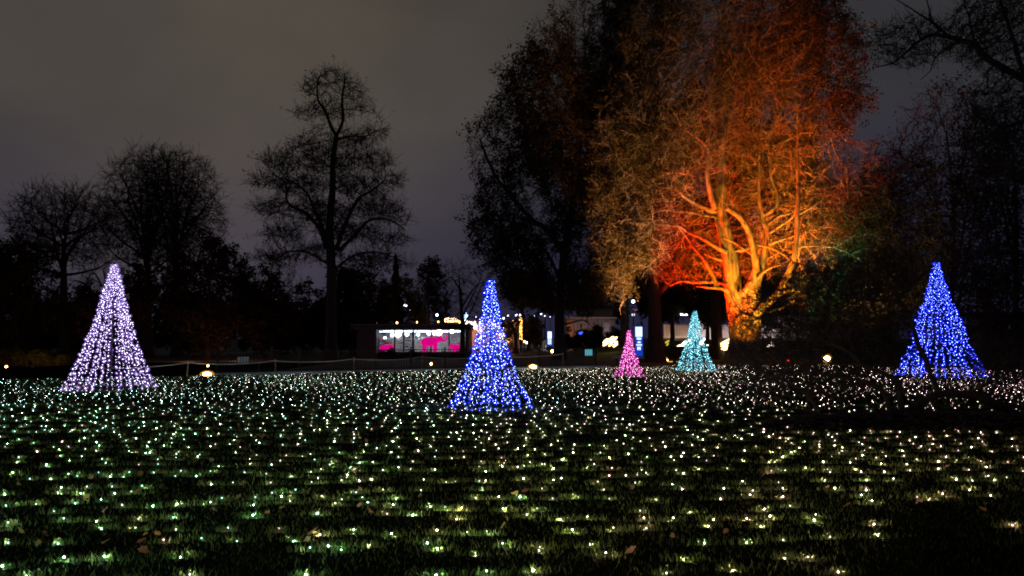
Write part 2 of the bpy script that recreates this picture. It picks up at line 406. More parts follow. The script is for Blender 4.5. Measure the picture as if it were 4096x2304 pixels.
def tree(name, label, seeds, env, n_att, step=0.8, infl=6, kill=1.2, tip=0.012, expo=2.3, hollow=0.0, cut=None, leafcut=None,
         twigs=4, twig_len=0.8, twig_w=0.012, droop=0.0, up=0.05, leaf=0, leaf_size=0.12, leaf_spread=0.35,
         bark='bark', twigm='twig', leafm='leaf_dark', group=None, maxn=9000, limb_parts=False, flute=0.05, cat='tree', rk=1.0, fine=0, leaf_gap=1.0):
    """seeds: list of (points, r0, r1, parent index). The first is the trunk."""
    root = empty(name, (seeds[0][0][0][0], seeds[0][0][0][1], 0)); tag(root, label, cat, group); o = Vector(root.location)
    A = attract(env, int(n_att * 2.6), hollow, cut)
    sp = [(smooth_path(s[0], 4), s[3]) for s in seeds]
    P, par, ns, owner = grow(sp, A, step * .8, infl, kill * .62, maxn, up=up)
    R = pipe(P, par, tip, expo) * rk
    off = np.array(o)
    tm = MB(); k = 0
    for si, s in enumerate(seeds):
        pts = sp[si][0]; m = len(pts); rad = [s[1] + (s[2] - s[1]) * (i / (m - 1)) for i in range(m)]
        if si == 0:
            rad = [r * (1 + 0.55 * max(0, 1 - (pts[i].z) / 1.6) ** 2) for i, r in enumerate(rad)]
        tgt = MB() if (limb_parts and si > 0) else tm
        tgt.tube([p - o for p in pts], rad, 14 if s[1] > 0.3 else 8, flute=flute if s[1] > 0.12 else 0.03, seed=si)
        if limb_parts and si > 0: tgt.build('limb', M[bark], root, smooth=True)
        for i in range(m): R[k + i] = min(R[k + i], rad[i] * 0.8); 
        k += m
    grown = np.arange(ns, len(P)); big = grown[R[grown] > 0.05]; small = grown[R[grown] <= 0.05]
    tm.build('trunk', M[bark], root, smooth=True)
    if len(big): 
        V, f = edge_tubes(P - off, par, R, big, 5); np_obj('branches', V, f, M[bark if limb_parts else twigm], root)['kind'] = 'stuff'
    V, f = edge_tubes(P - off, par, R, small, 3)
    isparent = np.zeros(len(P), bool); isparent[par[par >= 0]] = True
    tips = small[R[small] < tip * 3.2] if len(small) else small
    C = P
    if twigs and len(tips):
        V2, f2, ends = twig_tris(P - off, par, tips, twigs, twig_len, twig_w, droop=droop)
        f = np.concatenate([f, f2 + len(V)]); V = np.concatenate([V, V2]); C = np.concatenate([P[tips], ends + off, ends + off])
        if fine:    # a second, finer order of twigs
            Q = np.concatenate([V2.reshape(-1, 6, 3)[:, :2].mean(1), ends]); m_ = len(ends); qp = np.concatenate([np.full(m_, -1), np.arange(m_)])
            V3, f3, _ = twig_tris(Q, qp, np.arange(m_, 2 * m_), fine, twig_len * .5, twig_w * .7, droop=droop)
            f = np.concatenate([f, f3 + len(V)]); V = np.concatenate([V, V3])
    np_obj('twigs', V, f, M[twigm], root)['kind'] = 'stuff'
    if leaf:
        V, f = leaves(C, leaf, leaf_spread, leaf_size, leafcut, leaf_gap); np_obj('crown', V - off, f, M[leafm], root)['kind'] = 'stuff'
    return root
def L7(*q): return [(2500 + x / 1.811, 700 + y / 1.811) for x, y in q]
def path(pts, d, dd=0.0, wob=0.0):
    n = len(pts); return [W(x, y, d + dd * i / max(1, n - 1) + random.uniform(-wob, wob)) for i, (x, y) in enumerate(pts)]
def trunk(px, base, pts, d): return [Vector((W(px, base, d).x, d, -0.1))] + path(pts, d)

# --- the big tree lit orange from below
MD = 46.0
def maincut(A):     # keep the limbs open to view: no growth in front of the fork
    px = A[:, 0] / A[:, 1] * F + 2048; py = HOR - (A[:, 2] - CZ) / A[:, 1] * F
    inner = ((px - 2950) / 250) ** 2 + ((py - 990) / 300) ** 2 < 1
    low = (py > 1120) & (px > 2560) & (px < 3130)
    return (inner & (A[:, 1] < 45.2)) | low
def mainleafcut(A):
    px = A[:, 0] / A[:, 1] * F + 2048; py = HOR - (A[:, 2] - CZ) / A[:, 1] * F
    jit = RNG.normal(size=len(A)) * .22; keep = RNG.random(len(A))
    inner = ((px - 2950) / 330) ** 2 + ((py - 980) / 380) ** 2 + jit < 1
    core = ((px - 2960) / 330) ** 2 + ((py - 420) / 480) ** 2 + jit < 1
    return (inner & (A[:, 1] < 48.6)) | (core & (A[:, 1] < 45.3) & (keep < .8)) | ((py > 1060) & (px > 2560) & (px < 3130))
limbs = [
 (path([(2962, 1470)] + L7((838, 1240), (825, 1080), (800, 930), (778, 800), (757, 600), (722, 430), (692, 280), (690, 120), (700, 0)) + [(2885, 560), (2890, 400), (2900, 200)], MD), 0.72, 0.16, -1),
 (path(L7((893, 1385), (888, 1240), (895, 1080), (905, 930), (925, 800), (955, 690)), MD - .25), 0.86, 0.36, 0),
 (path(L7((955, 700), (945, 620), (925, 520), (890, 400), (835, 310), (770, 262), (735, 238)), MD - .6, -.8), 0.216, 0.15, 1),
 (path(L7((975, 720), (1000, 600), (1025, 480), (1032, 415), (1002, 330), (985, 240), (970, 160), (972, 0)) + [(3040, 560), (3060, 380)], MD), 0.208, 0.03, 1),
 (path(L7((1030, 430), (1092, 388), (1180, 330), (1228, 288), (1232, 240)), MD, -1), 0.12, 0.03, 3),
 (path(L7((1012, 375), (1100, 302), (1180, 282), (1290, 242), (1430, 240)), MD, 1), 0.12, 0.03, 3),
 (path(L7((1000, 300), (1078, 240), (1104, 180), (1085, 90), (1055, 0)) + [(3072, 620), (3010, 520)], MD, -.5), 0.152, 0.03, 3),
 (path(L7((955, 505), (1060, 530), (1150, 580), (1205, 625)), MD - .6, -1.5), 0.088, 0.03, 2),
 (path(L7((1035, 505), (1130, 470), (1235, 435), (1330, 400)), MD, .6), 0.088, 0.03, 3),
 (path(L7((920, 1040), (985, 972), (1030, 922), (1110, 862), (1160, 760), (1210, 650), (1235, 540), (1246, 400), (1250, 250), (1258, 60)), MD - .9, -.8), 0.272, 0.1, 1),
 (path(L7((1100, 868), (1150, 850), (1230, 840), (1300, 850), (1380, 870)), MD - 1.2, -1.2), 0.112, 0.03, 9),
 (path(L7((1030, 990), (1120, 970), (1190, 930), (1250, 890)), MD - 1.2, -1.6), 0.072, 0.03, 9),
 (path(L7((1190, 560), (1260, 525), (1380, 515), (1525, 528)), MD - 1, -1), 0.088, 0.03, 9),
 (path(L7((800, 930), (742, 842), (680, 820), (600, 815), (520, 808)), MD - .6, -1), 0.192, 0.03, 0),
 (path(L7((760, 800), (650, 776), (500, 780), (410, 770), (330, 802)), MD - .3, .6), 0.136, 0.03, 0),
 (path(L7((670, 805), (620, 700), (570, 610), (510, 540), (460, 470), (380, 370)), MD - 1, -1.2), 0.152, 0.03, 13),
 (path(L7((735, 560), (640, 510), (560, 460), (470, 420), (390, 372), (330, 370)), MD - .4, -.8), 0.144, 0.03, 0),
 (path(L7((665, 305), (560, 290), (470, 270), (370, 270)), MD - .2, -.6), 0.104, 0.03, 0),
 (path(L7((700, 620), (640, 600), (570, 572)), MD - .4, -.4), 0.088, 0.03, 0),
 (path(L7((660, 270), (560, 232), (430, 160), (390, 118), (335, 78)), MD - .2, -.8), 0.176, 0.03, 0),
 (path(L7((650, 250), (622, 140), (600, 0)) + [(2838, 600), (2843, 470), (2841, 360), (2830, 250)], MD - .5, -1), 0.208, 0.03, 0),
 (path([(2838, 600), (2800, 560), (2740, 520), (2730, 510), (2650, 420), (2570, 315)], MD - 1, -.8), 0.096, 0.03, 20),
 (path([(2838, 450), (2790, 430), (2740, 500)], MD - 1, -.8), 0.064, 0.03, 20),
 (path([(3040, 560), (3095, 520), (3110, 450), (3100, 350), (3050, 290), (3020, 240), (2960, 150)], MD - .5, -.6), 0.112, 0.03, 3),
 (path([(3192, 760), (3190, 600), (3200, 440), (3260, 370), (3310, 300)], MD - 1, .6), 0.096, 0.03, 9),
 (path([(3195, 440), (3280, 420), (3340, 420), (3360, 370)], MD - .8, -.8), 0.056, 0.03, 24),
 (path(L7((835, 870), (872, 830), (912, 770)), MD - .9), 0.176, 0.16, 1),
 (path(L7((790, 548), (850, 545), (905, 520)), MD - .6), 0.104, 0.1, 0),
 (path(L7((700, 450), (770, 480), (850, 530), (915, 580)), MD - .9, -.4), 0.08, 0.03, 0),
 (path(L7((960, 750), (1010, 700), (1080, 665), (1130, 655)), MD - .8, -.6), 0.08, 0.03, 1),
 (path([(2841, 370), (2800, 440), (2745, 515), (2690, 440), (2640, 380), (2590, 330)], MD - 1.4, -1), 0.09, 0.02, 20),
 (path([(2745, 515), (2700, 520), (2650, 510), (2600, 500)], MD - 1.8, -.6), 0.06, 0.02, 21),
 (path([(2885, 600), (2930, 440), (2960, 300), (2985, 140), (3000, -20)], MD - 1.0, -.8), 0.13, 0.04, 0),
 (path([(2960, 300), (2920, 200), (2950, 80), (2985, 40)], MD - 1.4, -.8), 0.07, 0.02, 30),
 (path([(3100, 400), (3112, 300), (3115, 180), (3100, 60), (3090, -40)], MD - 1.0, -.4), 0.10, 0.03, 23),
 (path([(3110, 330), (3060, 290), (3010, 230), (2990, 180)], MD - 1.3, -.6), 0.07, 0.02, 23),
 (path([(2860, 440), (2790, 330), (2760, 240), (2700, 190)], MD - 1.2, -.8), 0.08, 0.02, 20),
 (path([(3250, 370), (3290, 260), (3310, 140)], MD - 1.0, -.4), 0.07, 0.02, 24),
 (path([(2900, 250), (2880, 120), (2890, 0)], MD - .6, -.4), 0.08, 0.03, 0),
 (path([(2760, 700), (2680, 690), (2600, 720), (2520, 700), (2460, 650)], MD - .8, -.6), 0.08, 0.02, 19),
 (path([(3150, 560), (3220, 530), (3300, 540), (3370, 500)], MD - .6, -.8), 0.07, 0.02, 24),
 (path([(2650, 1000), (2600, 1060), (2540, 1080), (2480, 1120)], MD - .6, -.6), 0.05, 0.015, 15),
 (path([(3190, 860), (3260, 820), (3340, 760), (3400, 740)], MD - 1.6, -.6), 0.07, 0.02, 9),
]
env = [ell(2900, 330, MD, 480, 520, 6.0), ell(3120, 330, MD + 1, 330, 420, 6.0), ell(2620, 560, MD, 260, 330, 5.0), ell(2540, 900, MD + 1, 200, 270, 4.5), ell(2455, 1120, MD, 95, 130, 3),
       ell(3340, 820, MD + 1, 220, 300, 5.0), ell(3400, 1130, MD, 170, 130, 3.5), ell(3235, 1170, MD - 1.5, 70, 90, 2.0), ell(2800, 900, MD + 4, 300, 280, 2.5), ell(3100, 900, MD + 4, 240, 260, 2.5)]
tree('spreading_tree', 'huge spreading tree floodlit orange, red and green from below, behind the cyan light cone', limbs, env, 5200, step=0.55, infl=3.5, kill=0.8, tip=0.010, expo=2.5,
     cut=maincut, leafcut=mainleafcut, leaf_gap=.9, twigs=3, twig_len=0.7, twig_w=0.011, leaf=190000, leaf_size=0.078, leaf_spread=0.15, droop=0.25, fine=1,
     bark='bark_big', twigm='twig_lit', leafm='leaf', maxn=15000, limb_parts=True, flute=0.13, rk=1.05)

# --- the large dark leafy tree left of it
D2 = 54.0
dk = [
 (trunk(2240, 1440, [(2240, 1380), (2238, 1250), (2245, 1120), (2262, 980), (2290, 820), (2310, 640), (2330, 420), (2340, 220)], D2), 0.42, 0.12, -1),
 (path([(2255, 1020), (2200, 930), (2130, 880), (2060, 800), (1980, 700), (1920, 560)], D2, -1.5), 0.24, 0.07, 0),
 (path([(2245, 1130), (2180, 1000), (2110, 960), (2030, 1010), (1960, 1050)], D2, -1), 0.13, 0.05, 0),
 (path([(2300, 720), (2240, 600), (2180, 420), (2140, 380)], D2, 1), 0.17, 0.06, 0),
 (path([(2290, 820), (2380, 680), (2430, 520), (2450, 300)], D2, 1), 0.19, 0.06, 0),
 (path([(2240, 1300), (2290, 1290), (2330, 1280), (2360, 1300)], D2, -1), 0.07, 0.03, 0),
 (path([(2250, 1180), (2330, 1090), (2420, 1060)], D2, 2), 0.12, 0.04, 0),
]
tree('leafy_tree', 'tall dark leafy tree silhouetted against the night sky left of the floodlit tree', dk,
     [ell(2330, 260, D2, 260, 260, 5), ell(2130, 420, D2, 160, 200, 4), ell(2000, 600, D2, 130, 190, 4), ell(2010, 880, D2, 140, 210, 4), ell(2250, 700, D2 + 1, 250, 320, 5), ell(2280, 1060, D2, 200, 190, 4), ell(2080, 1030, D2, 160, 90, 3), ell(2450, 420, D2 + 3, 160, 380, 4)],
     4200, step=0.6, infl=4, kill=0.9, tip=0.011, expo=2.4, twigs=3, twig_len=0.8, twig_w=0.013, leaf=110000, leaf_size=0.09, leaf_spread=0.16, droop=0.15, leafm='leaf_dark', maxn=14000, fine=1, leaf_gap=.85)
D2b = 62.0
tree('leafy_tree', 'black tree crown rising behind between the dark leafy tree and the floodlit tree', [(trunk(2500, 1440, [(2500, 1200), (2510, 900), (2530, 500), (2550, 200)], D2b), 0.4, 0.1, -1)],
     [ell(2550, 200, D2b, 170, 330, 5), ell(2500, 650, D2b, 200, 350, 4)], 1800, step=0.8, infl=5, kill=1.1, twigs=4, leaf=30000, leaf_size=0.12, leaf_spread=0.22, leafm='leaf', fine=1)

# --- tall bare tree behind the railing, centre left
D3 = 50.0
t3 = [
 (trunk(1325, 1445, [(1324, 1300), (1326, 1120), (1322, 1000), (1318, 900), (1330, 760), (1332, 640), (1345, 545)], D3), 0.40, 0.15, -1),
 (path([(1345, 545), (1318, 490), (1300, 440), (1272, 400), (1270, 330), (1285, 300)], D3, -.5), 0.13, 0.04, 0),
 (path([(1345, 545), (1372, 480), (1368, 400), (1378, 330), (1380, 290)], D3, .6), 0.13, 0.04, 0),
 (path([(1305, 990), (1280, 920), (1230, 860), (1150, 810), (1145, 740), (1100, 700)], D3, -1.5), 0.17, 0.05, 0),
 (path([(1310, 960), (1262, 850), (1225, 770), (1160, 720)], D3, 1.5), 0.14, 0.05, 0),
 (path([(1345, 1000), (1380, 900), (1430, 800), (1490, 760), (1540, 720)], D3, 1.0), 0.17, 0.05, 0),
 (path([(1360, 1000), (1430, 930), (1480, 880), (1560, 880), (1620, 920)], D3, -1.0), 0.15, 0.04, 0),
 (path([(1318, 1060), (1230, 1010), (1150, 1010), (1080, 1060)], D3, -.5), 0.10, 0.03, 0),
 (path([(1335, 1080), (1420, 1020), (1520, 1010), (1620, 1050)], D3, .5), 0.10, 0.03, 0),
 (path([(1345, 555), (1400, 545), (1460, 545), (1510, 520)], D3, .5), 0.08, 0.03, 0),
]
tree('bare_tree', 'tall bare tree with a stepped crown standing alone behind the rope fence', t3,
     [ell(x, y, D3 + q, rx, ry, rx * D3 / F * .9) for x, y, rx, ry, q in ((1330, 310, 85, 34, 0), (1258, 355, 66, 36, -.5), (1400, 365, 66, 46, .5), (1222, 455, 55, 24, -.5), (1330, 440, 100, 36, 0), (1450, 440, 52, 28, .4), (1490, 530, 66, 24, .3), (1400, 560, 100, 32, 0),
      (1230, 585, 85, 32, .6), (1130, 645, 100, 40, -.8), (1320, 650, 130, 44, 0), (1490, 645, 95, 40, .8), (1065, 725, 75, 34, -1), (1200, 745, 120, 44, .8), (1420, 745, 110, 44, -.8), (1565, 725, 70, 34, .6), (1095, 835, 95, 38, -.6), (1285, 850, 140, 44, 0), (1500, 835, 120, 40, .8), (1600, 885, 55, 32, -.6),
      (1130, 935, 100, 34, .6), (1400, 930, 140, 38, 0), (1560, 965, 85, 28, -.6), (1100, 1035, 100, 30, -.5), (1270, 1010, 110, 34, .6), (1480, 1035, 120, 30, .5), (1600, 1055, 60, 22, .2))],
     3400, step=0.42, infl=3.0, kill=0.55, tip=0.011, expo=2.35, twigs=3, twig_len=0.7, twig_w=0.016, fine=2, leaf=7000, leaf_size=0.065, leaf_spread=0.09, leafm='leaf_dark', up=0.03)

# --- fan-shaped bare trees on the left
def fan(px, top, d, halfw, label, n=1800, base=1432, lean=0):
    seeds = [(trunk(px, base, [(px, 1250), (px - lean * .3, 1100), (px - lean * .6, 1000), (px - lean + 8, (top + 1000) / 2 + 40)], d), 0.36, 0.09, -1)]
    for k in range(13):
        a = -1.35 + 2.7 * k / 12 + random.uniform(-.1, .1); y0 = 1100 - 55 * (k * 5 % 4)
        l = (y0 - top) * random.uniform(.72, .9)
        ex, ey = px + math.sin(a) * halfw * .9, y0 - math.cos(a * .95) * l
        seeds.append((path([(px, y0), (px + (ex - px) * .35 + random.uniform(-8, 8), y0 + (ey - y0) * .42 + 12 * abs(a)), (px + (ex - px) * .72 + random.uniform(-12, 12), y0 + (ey - y0) * .75 + 10 * abs(a)), (ex, ey)], d, random.uniform(-3, 3)), 0.13, 0.03, 0))
    return tree('bare_tree', label, seeds, [ell(px, (top + 1050) / 2, d, halfw, (1050 - top) / 2, halfw * d / F * .8), ell(px, 900, d, halfw * 1.1, 170, halfw * d / F * .8)], n,
                step=0.6, infl=4, kill=0.8, hollow=0.3, tip=0.015, expo=2.3, twigs=3, twig_len=0.9, twig_w=0.018, fine=2, up=0.06, group='fan-shaped bare trees on the left')
fan(590, 575, 60, 190, 'fan-crowned bare tree on the left, the left one of a touching pair')
fan(705, 590, 62, 190, 'fan-crowned bare tree on the left, the right one of a touching pair', lean=10)
fan(255, 800, 58, 205, 'low round bare tree at the far left behind the white light cone', n=1500)

# --- darker trees and shrubs filling the background
def bushy(name, label, px, top, d, halfw, n=700, leaf=19000, base=1436, leafm='leaf_dark', low=1400, group=None, twigm='twig', size=0.14, cat='tree', ground=0.0):
    m = (top + low) / 2
    s = [(trunk(px, base, [(px, low - 10), (px + random.uniform(-15, 15), m), (px + random.uniform(-20, 20), top + (low - top) * .2)], d), 0.22, 0.04, -1)]
    for k in range(4):
        a = random.choice((-1, 1)) * random.uniform(.3, .8); s.append((path([(px, low - 20 - (low - top) * .15 * k), (px + a * halfw * .6, m + (low - top) * (.1 - .12 * k)), (px + a * halfw, m - (low - top) * .2)], d, random.uniform(-2, 2)), 0.08, 0.02, 0))
    return tree(name, label, s, [ell(px, m, d, halfw, (low - top) / 2, halfw * d / F * .8)], n, step=0.7, infl=4, kill=1.0, twigs=4, twig_len=0.8, twig_w=0.013, fine=1, leaf=leaf, leaf_size=size * .8, leaf_spread=0.16, leafm=leafm, twigm=twigm, group=group, cat=cat)
gb = 'dark trees along the far side'
bushy('background_tree', 'dark twiggy tree at the left edge of the photo', 60, 940, 50, 170, group=gb)
bushy('background_tree', 'dark bushy tree right behind the top of the white light cone', 430, 1000, 52, 170, group=gb)
bushy('background_tree', 'dark reddish brown tree between the white cone and the tall bare tree', 830, 960, 54, 170, group=gb, leaf=16000)
bushy('background_tree', 'dark brown tree low beside the trunk of the tall bare tree', 1090, 1040, 56, 150, group=gb)
bushy('background_tree', 'leafy brown tree behind the trunk of the tall bare tree', 1430, 1050, 64, 140, group=gb, leaf=16000)
bushy('background_tree', 'small lamp-lit brown tree above the left end of the kiosk roof', 1600, 1120, 76, 110, group=gb, leaf=12000, leafm='leaf', size=0.16)
bushy('bare_tree', 'small dark tree standing at the right end of the kiosk window', 1850, 1040, 56, 130, n=900, leaf=0, base=1436, low=1330, group=gb)
bushy('background_tree', 'far blurred tree left of the top of the centre blue cone', 1720, 1030, 105, 70, n=400, leaf=6000, group=gb, size=.2)
bushy('background_tree', 'far blurred tree right of the top of the centre blue cone', 2090, 1080, 104, 130, n=600, leaf=9000, group=gb, size=.2, low=1245)
bushy('background_tree', 'dark tree under the big leafy crown, left of the stone building', 2236, 1080, 84, 120, n=600, leaf=14000, group=gb, size=.16, low=1250)
bushy('ornamental_tree', 'small tree with golden lit leaves beside the bulb-wrapped lamp post', 2115, 1280, 88, 42, n=300, leaf=5000, leafm='leaf', low=1370, base=1404, size=.16)
bushy('background_tree', 'dark tree just right of the thick dark trunk by the blue sign', 2690, 1040, 70, 130, n=700, leaf=18000, group=gb, low=1240)
bushy('background_tree', 'dark drooping tree behind the fork of the floodlit tree', 2860, 1100, 60, 100, n=500, leaf=12000, group=gb, low=1290)
for (px, top, d, hw, lb) in ((3560, 560, 52, 260, 'dark twiggy tree just right of the floodlit crown'), (3800, 300, 44, 260, 'tall dark bare tree behind the right-hand blue cone'), (4060, 380, 38, 240, 'dark bare tree at the right edge of the photo'), (3480, 1010, 48, 170, 'low dark tree between the floodlit tree and the right-hand blue cone')):
    bushy('background_tree', lb, px, top, d, hw, n=2100, leaf=15000, group='dark trees on the right', base=1455, low=1420, size=0.10)
for k, (px, top, d, hw) in enumerate(((120, 1180, 66, 190), (420, 1200, 68, 190), (760, 1190, 66, 190), (1040, 1210, 70, 170), (1300, 1200, 72, 160))):
    bushy('background_shrub', 'dark shrub mass low behind the left trees, %s' % ['leftmost', 'right behind the white cone', 'right of the white cone', 'left of the tall bare trunk', 'behind the tall bare trunk'][k], px, top, d, hw, n=350, leaf=12000, group='dark shrubs low on the left', low=1425, size=.2, leafm='needle')
for k, (px, top, d, hw) in enumerate(((2420, 1080, 100, 120), (2640, 1060, 98, 130), (2830, 1000, 72, 130), (3020, 980, 74, 150), (3230, 1040, 82, 150), (3420, 1100, 80, 150))):
    bushy('background_tree', 'dark evergreen far behind the floodlit tree, %s' % ['above the stone building', 'left of the flat arm lamp', 'above the tall pale panel', 'behind the fork', 'right of the fork', 'left of the right-hand blue cone'][k], px, top, d, hw, n=400, leaf=15000, group='dark evergreens behind the terrace', low=1300 if k < 4 else 1400, base=1410, size=.2, leafm='needle')
bushy('background_tree', 'broad dark tree close behind the floodlit crown', 2960, 180, 58, 330, n=1500, leaf=45000, group='dark evergreens behind the terrace', low=1180, base=1432, size=.17)
# dark conifer beside the kiosk
dC = 78; c0 = W(1580, 1410, dC); root = empty('conifer', (c0.x, dC, 0)); tag(root, 'pointed dark conifer behind the left end of the kiosk roof', 'tree')
MB().tube([(0, 0, 0), (0, 0, 9.5)], [0.18, 0.02], 6).build('trunk', M['bark'], root)
z = 10.0 * (1 - RNG.random(9000) ** .6) + .3; a = RNG.random(9000) * 6.283; r = (10.4 - z) * .17 * np.sqrt(RNG.random(9000)) * (0.75 + .35 * np.sin(z * 5))
V, f = leaves(np.stack([r * np.cos(a), r * np.sin(a), z], 1), 9000, .05, .2); np_obj('crown', V, f, M['needle'], root)['kind'] = 'stuff'
# thick dark trunks in front of the bank
for (px, hw, d, tp, lb) in ((2622, 34, 48.5, 1000, 'thick dark trunk of a tall tree right of the tall blue sign'), (2868, 26, 55.0, 1050, 'dark trunk of a tree between the cyan cone and the floodlit tree')):
    s = hw * d / F
    tree('dark_trunk_tree', lb, [(trunk(px, 1450, [(px, 1400), (px - 2, 1300), (px - 6, 1200), (px - 14, 1050), (px - 20, 900)], d), s, s * .55, -1),
         (path([(px - 4, 1210), (px - 60, 1120), (px - 110, 1000)], d, 1), s * .4, s * .15, 0), (path([(px, 1190), (px + 70, 1100), (px + 110, 960)], d, 1), s * .4, s * .15, 0)],
         [ell(px - 20, tp - 80, d + 1, 170, 220, 3)], 800, step=0.7, infl=5, kill=1.0, twigs=3, leaf=11000, leaf_size=.12, leafm='leaf_dark', group='dark trunks before the bank')

# --- low wide-branched tree in the right foreground
D4 = 14.6
low = [
 (path([(3590, 1700), (3634, 1645), (3683, 1608), (3758, 1577), (3826, 1574), (3900, 1583), (3963, 1608), (4025, 1639), (4110, 1690)], D4), 0.0518, 0.0727, -1),
 (path([(3758, 1577), (3722, 1496), (3702, 1434), (3677, 1391), (3655, 1320), (3632, 1250), (3590, 1212), (3500, 1200), (3430, 1190), (3373, 1167), (3298, 1105), (3236, 1068), (3170, 1048)], D4, -1.0), 0.0562, 0.0112, 0),
 (path([(3610, 1690), (3602, 1600), (3602, 1558), (3584, 1521), (3540, 1496), (3472, 1471), (3435, 1447), (3398, 1409), (3348, 1384), (3267, 1347), (3205, 1297), (3124, 1266), (3050, 1275), (2960, 1240), (2920, 1170)], D4 - .3, -1.0), 0.0562, 0.00936, 0),
 (path([(3590, 1700), (3559, 1639), (3534, 1571), (3472, 1534), (3373, 1509), (3267, 1490), (3155, 1490), (3040, 1512), (2960, 1490)], D4 - .5, -.6), 0.0515, 0.00936, 0),
 (path([(3560, 1702), (3300, 1672), (3255, 1614), (3205, 1558), (3124, 1515), (3037, 1484), (2990, 1440), (2960, 1400)], D4 - .6, -.4), 0.0468, 0.00936, 0),
 (path([(3370, 1690), (3360, 1640), (3400, 1570), (3450, 1510), (3500, 1440)], D4 - .5, .3), 0.0234, 0.00749, 4),
 (path([(3250, 1610), (3245, 1540), (3260, 1450), (3240, 1380), (3190, 1330)], D4 - .7, .2), 0.0205, 0.00655, 4),
 (path([(3640, 1260), (3540, 1240), (3450, 1260), (3330, 1250), (3230, 1180), (3160, 1150)], D4 - .6, -.5), 0.0205, 0.00562, 1),
 (path([(3950, 1600), (3985, 1520), (3990, 1450), (4010, 1380)], D4, .5), 0.0281, 0.00749, 0),
 (path([(3600, 1200), (3660, 1120), (3740, 1060), (3800, 980)], D4 - .6, .5), 0.0281, 0.00749, 1),
 (path([(3298, 1664), (3230, 1640), (3140, 1600), (3060, 1590), (2990, 1560)], D4 - .7, -.3), 0.026, 0.0078, 4),
 (path([(3267, 1347), (3200, 1380), (3120, 1390), (3040, 1360), (2980, 1370)], D4 - .9, -.4), 0.0208, 0.0065, 2),
 (path([(3124, 1266), (3060, 1210), (3000, 1190), (2940, 1130)], D4 - 1.1, -.4), 0.0182, 0.0065, 2),
 (path([(3435, 1447), (3380, 1330), (3300, 1270), (3220, 1260), (3130, 1200)], D4 - .6, -.5), 0.0234, 0.0065, 2),
 (path([(3373, 1509), (3300, 1440), (3210, 1420), (3110, 1440)], D4 - .8, -.3), 0.0195, 0.0065, 3),
]
tree('low_tree', 'low dark tree with wide creeping branches in the right foreground', low,
     [ell(3180, 1270, D4 - .8, 280, 140, 1.0), ell(3350, 1150, D4 - .5, 250, 120, 1.0), ell(3090, 1430, D4 - .8, 180, 110, .8), ell(3450, 1380, D4, 180, 120, .8), ell(3230, 1530, D4 - .6, 270, 75, .7), ell(3560, 1090, D4 - .4, 140, 100, 1.0), ell(3990, 1450, D4, 90, 110, .8)],
     2900, step=0.12, infl=0.8, kill=0.15, tip=0.0052, expo=2.4, twigs=2, twig_len=0.18, twig_w=0.0062, fine=1, up=0.04, maxn=6500)
# --- overhanging branches, upper right
D5 = 18.0
ov = [
 ([Vector((W(4330, 1500, D5).x, D5 + 1, -.1))] + path([(4330, 1000), (4310, 600), (4250, 420)], D5, 0), 0.26, 0.15, -1),
 (path([(4250, 420), (4100, 320), (3949, 235), (3900, 179), (3845, 162), (3797, 148), (3721, 141), (3666, 173), (3604, 228), (3562, 255), (3500, 269)], D5), 0.10, 0.012, 0),
 (path([(3797, 148), (3742, 97), (3686, 62), (3624, 21), (3570, -10)], D5, .5), 0.035, 0.008, 1),
 (path([(3831, 166), (3769, 207), (3735, 242), (3721, 283), (3680, 320)], D5, -.4), 0.03, 0.006, 1),
 (path([(3760, 130), (3728, 76), (3707, 0), (3690, -60)], D5, -.3), 0.025, 0.008, 1),
 (path([(3680, 160), (3660, 100), (3610, 85), (3590, 40)], D5, .3), 0.015, 0.005, 1),
 (path([(3600, 230), (3550, 200), (3530, 120)], D5, -.2), 0.014, 0.005, 1),
 (path([(3720, 145), (3720, 210), (3690, 250), (3620, 275)], D5, .2), 0.014, 0.005, 1),
 (path([(3900, 180), (3880, 80), (3850, 0)], D5, .4), 0.03, 0.01, 1),
 (path([(4100, 320), (4060, 180), (4020, 60), (3980, -60)], D5, .4), 0.06, 0.02, 1),
 (path([(4250, 420), (4120, 480), (4000, 520), (3900, 600), (3850, 720)], D5, .6), 0.06, 0.012, 0),
]
tree('overhanging_tree', 'bare tree off to the right reaching knobbly dark branches into the upper right sky', ov,
     [ell(3650, 170, D5, 170, 110, .8), ell(3980, 120, D5, 180, 180, 1.2), ell(4040, 500, D5, 160, 250, 1.2)], 1300, step=0.16, infl=0.9, kill=0.22, tip=0.0060, expo=2.3, twigs=3, twig_len=0.24, twig_w=0.008, fine=1, maxn=6000)
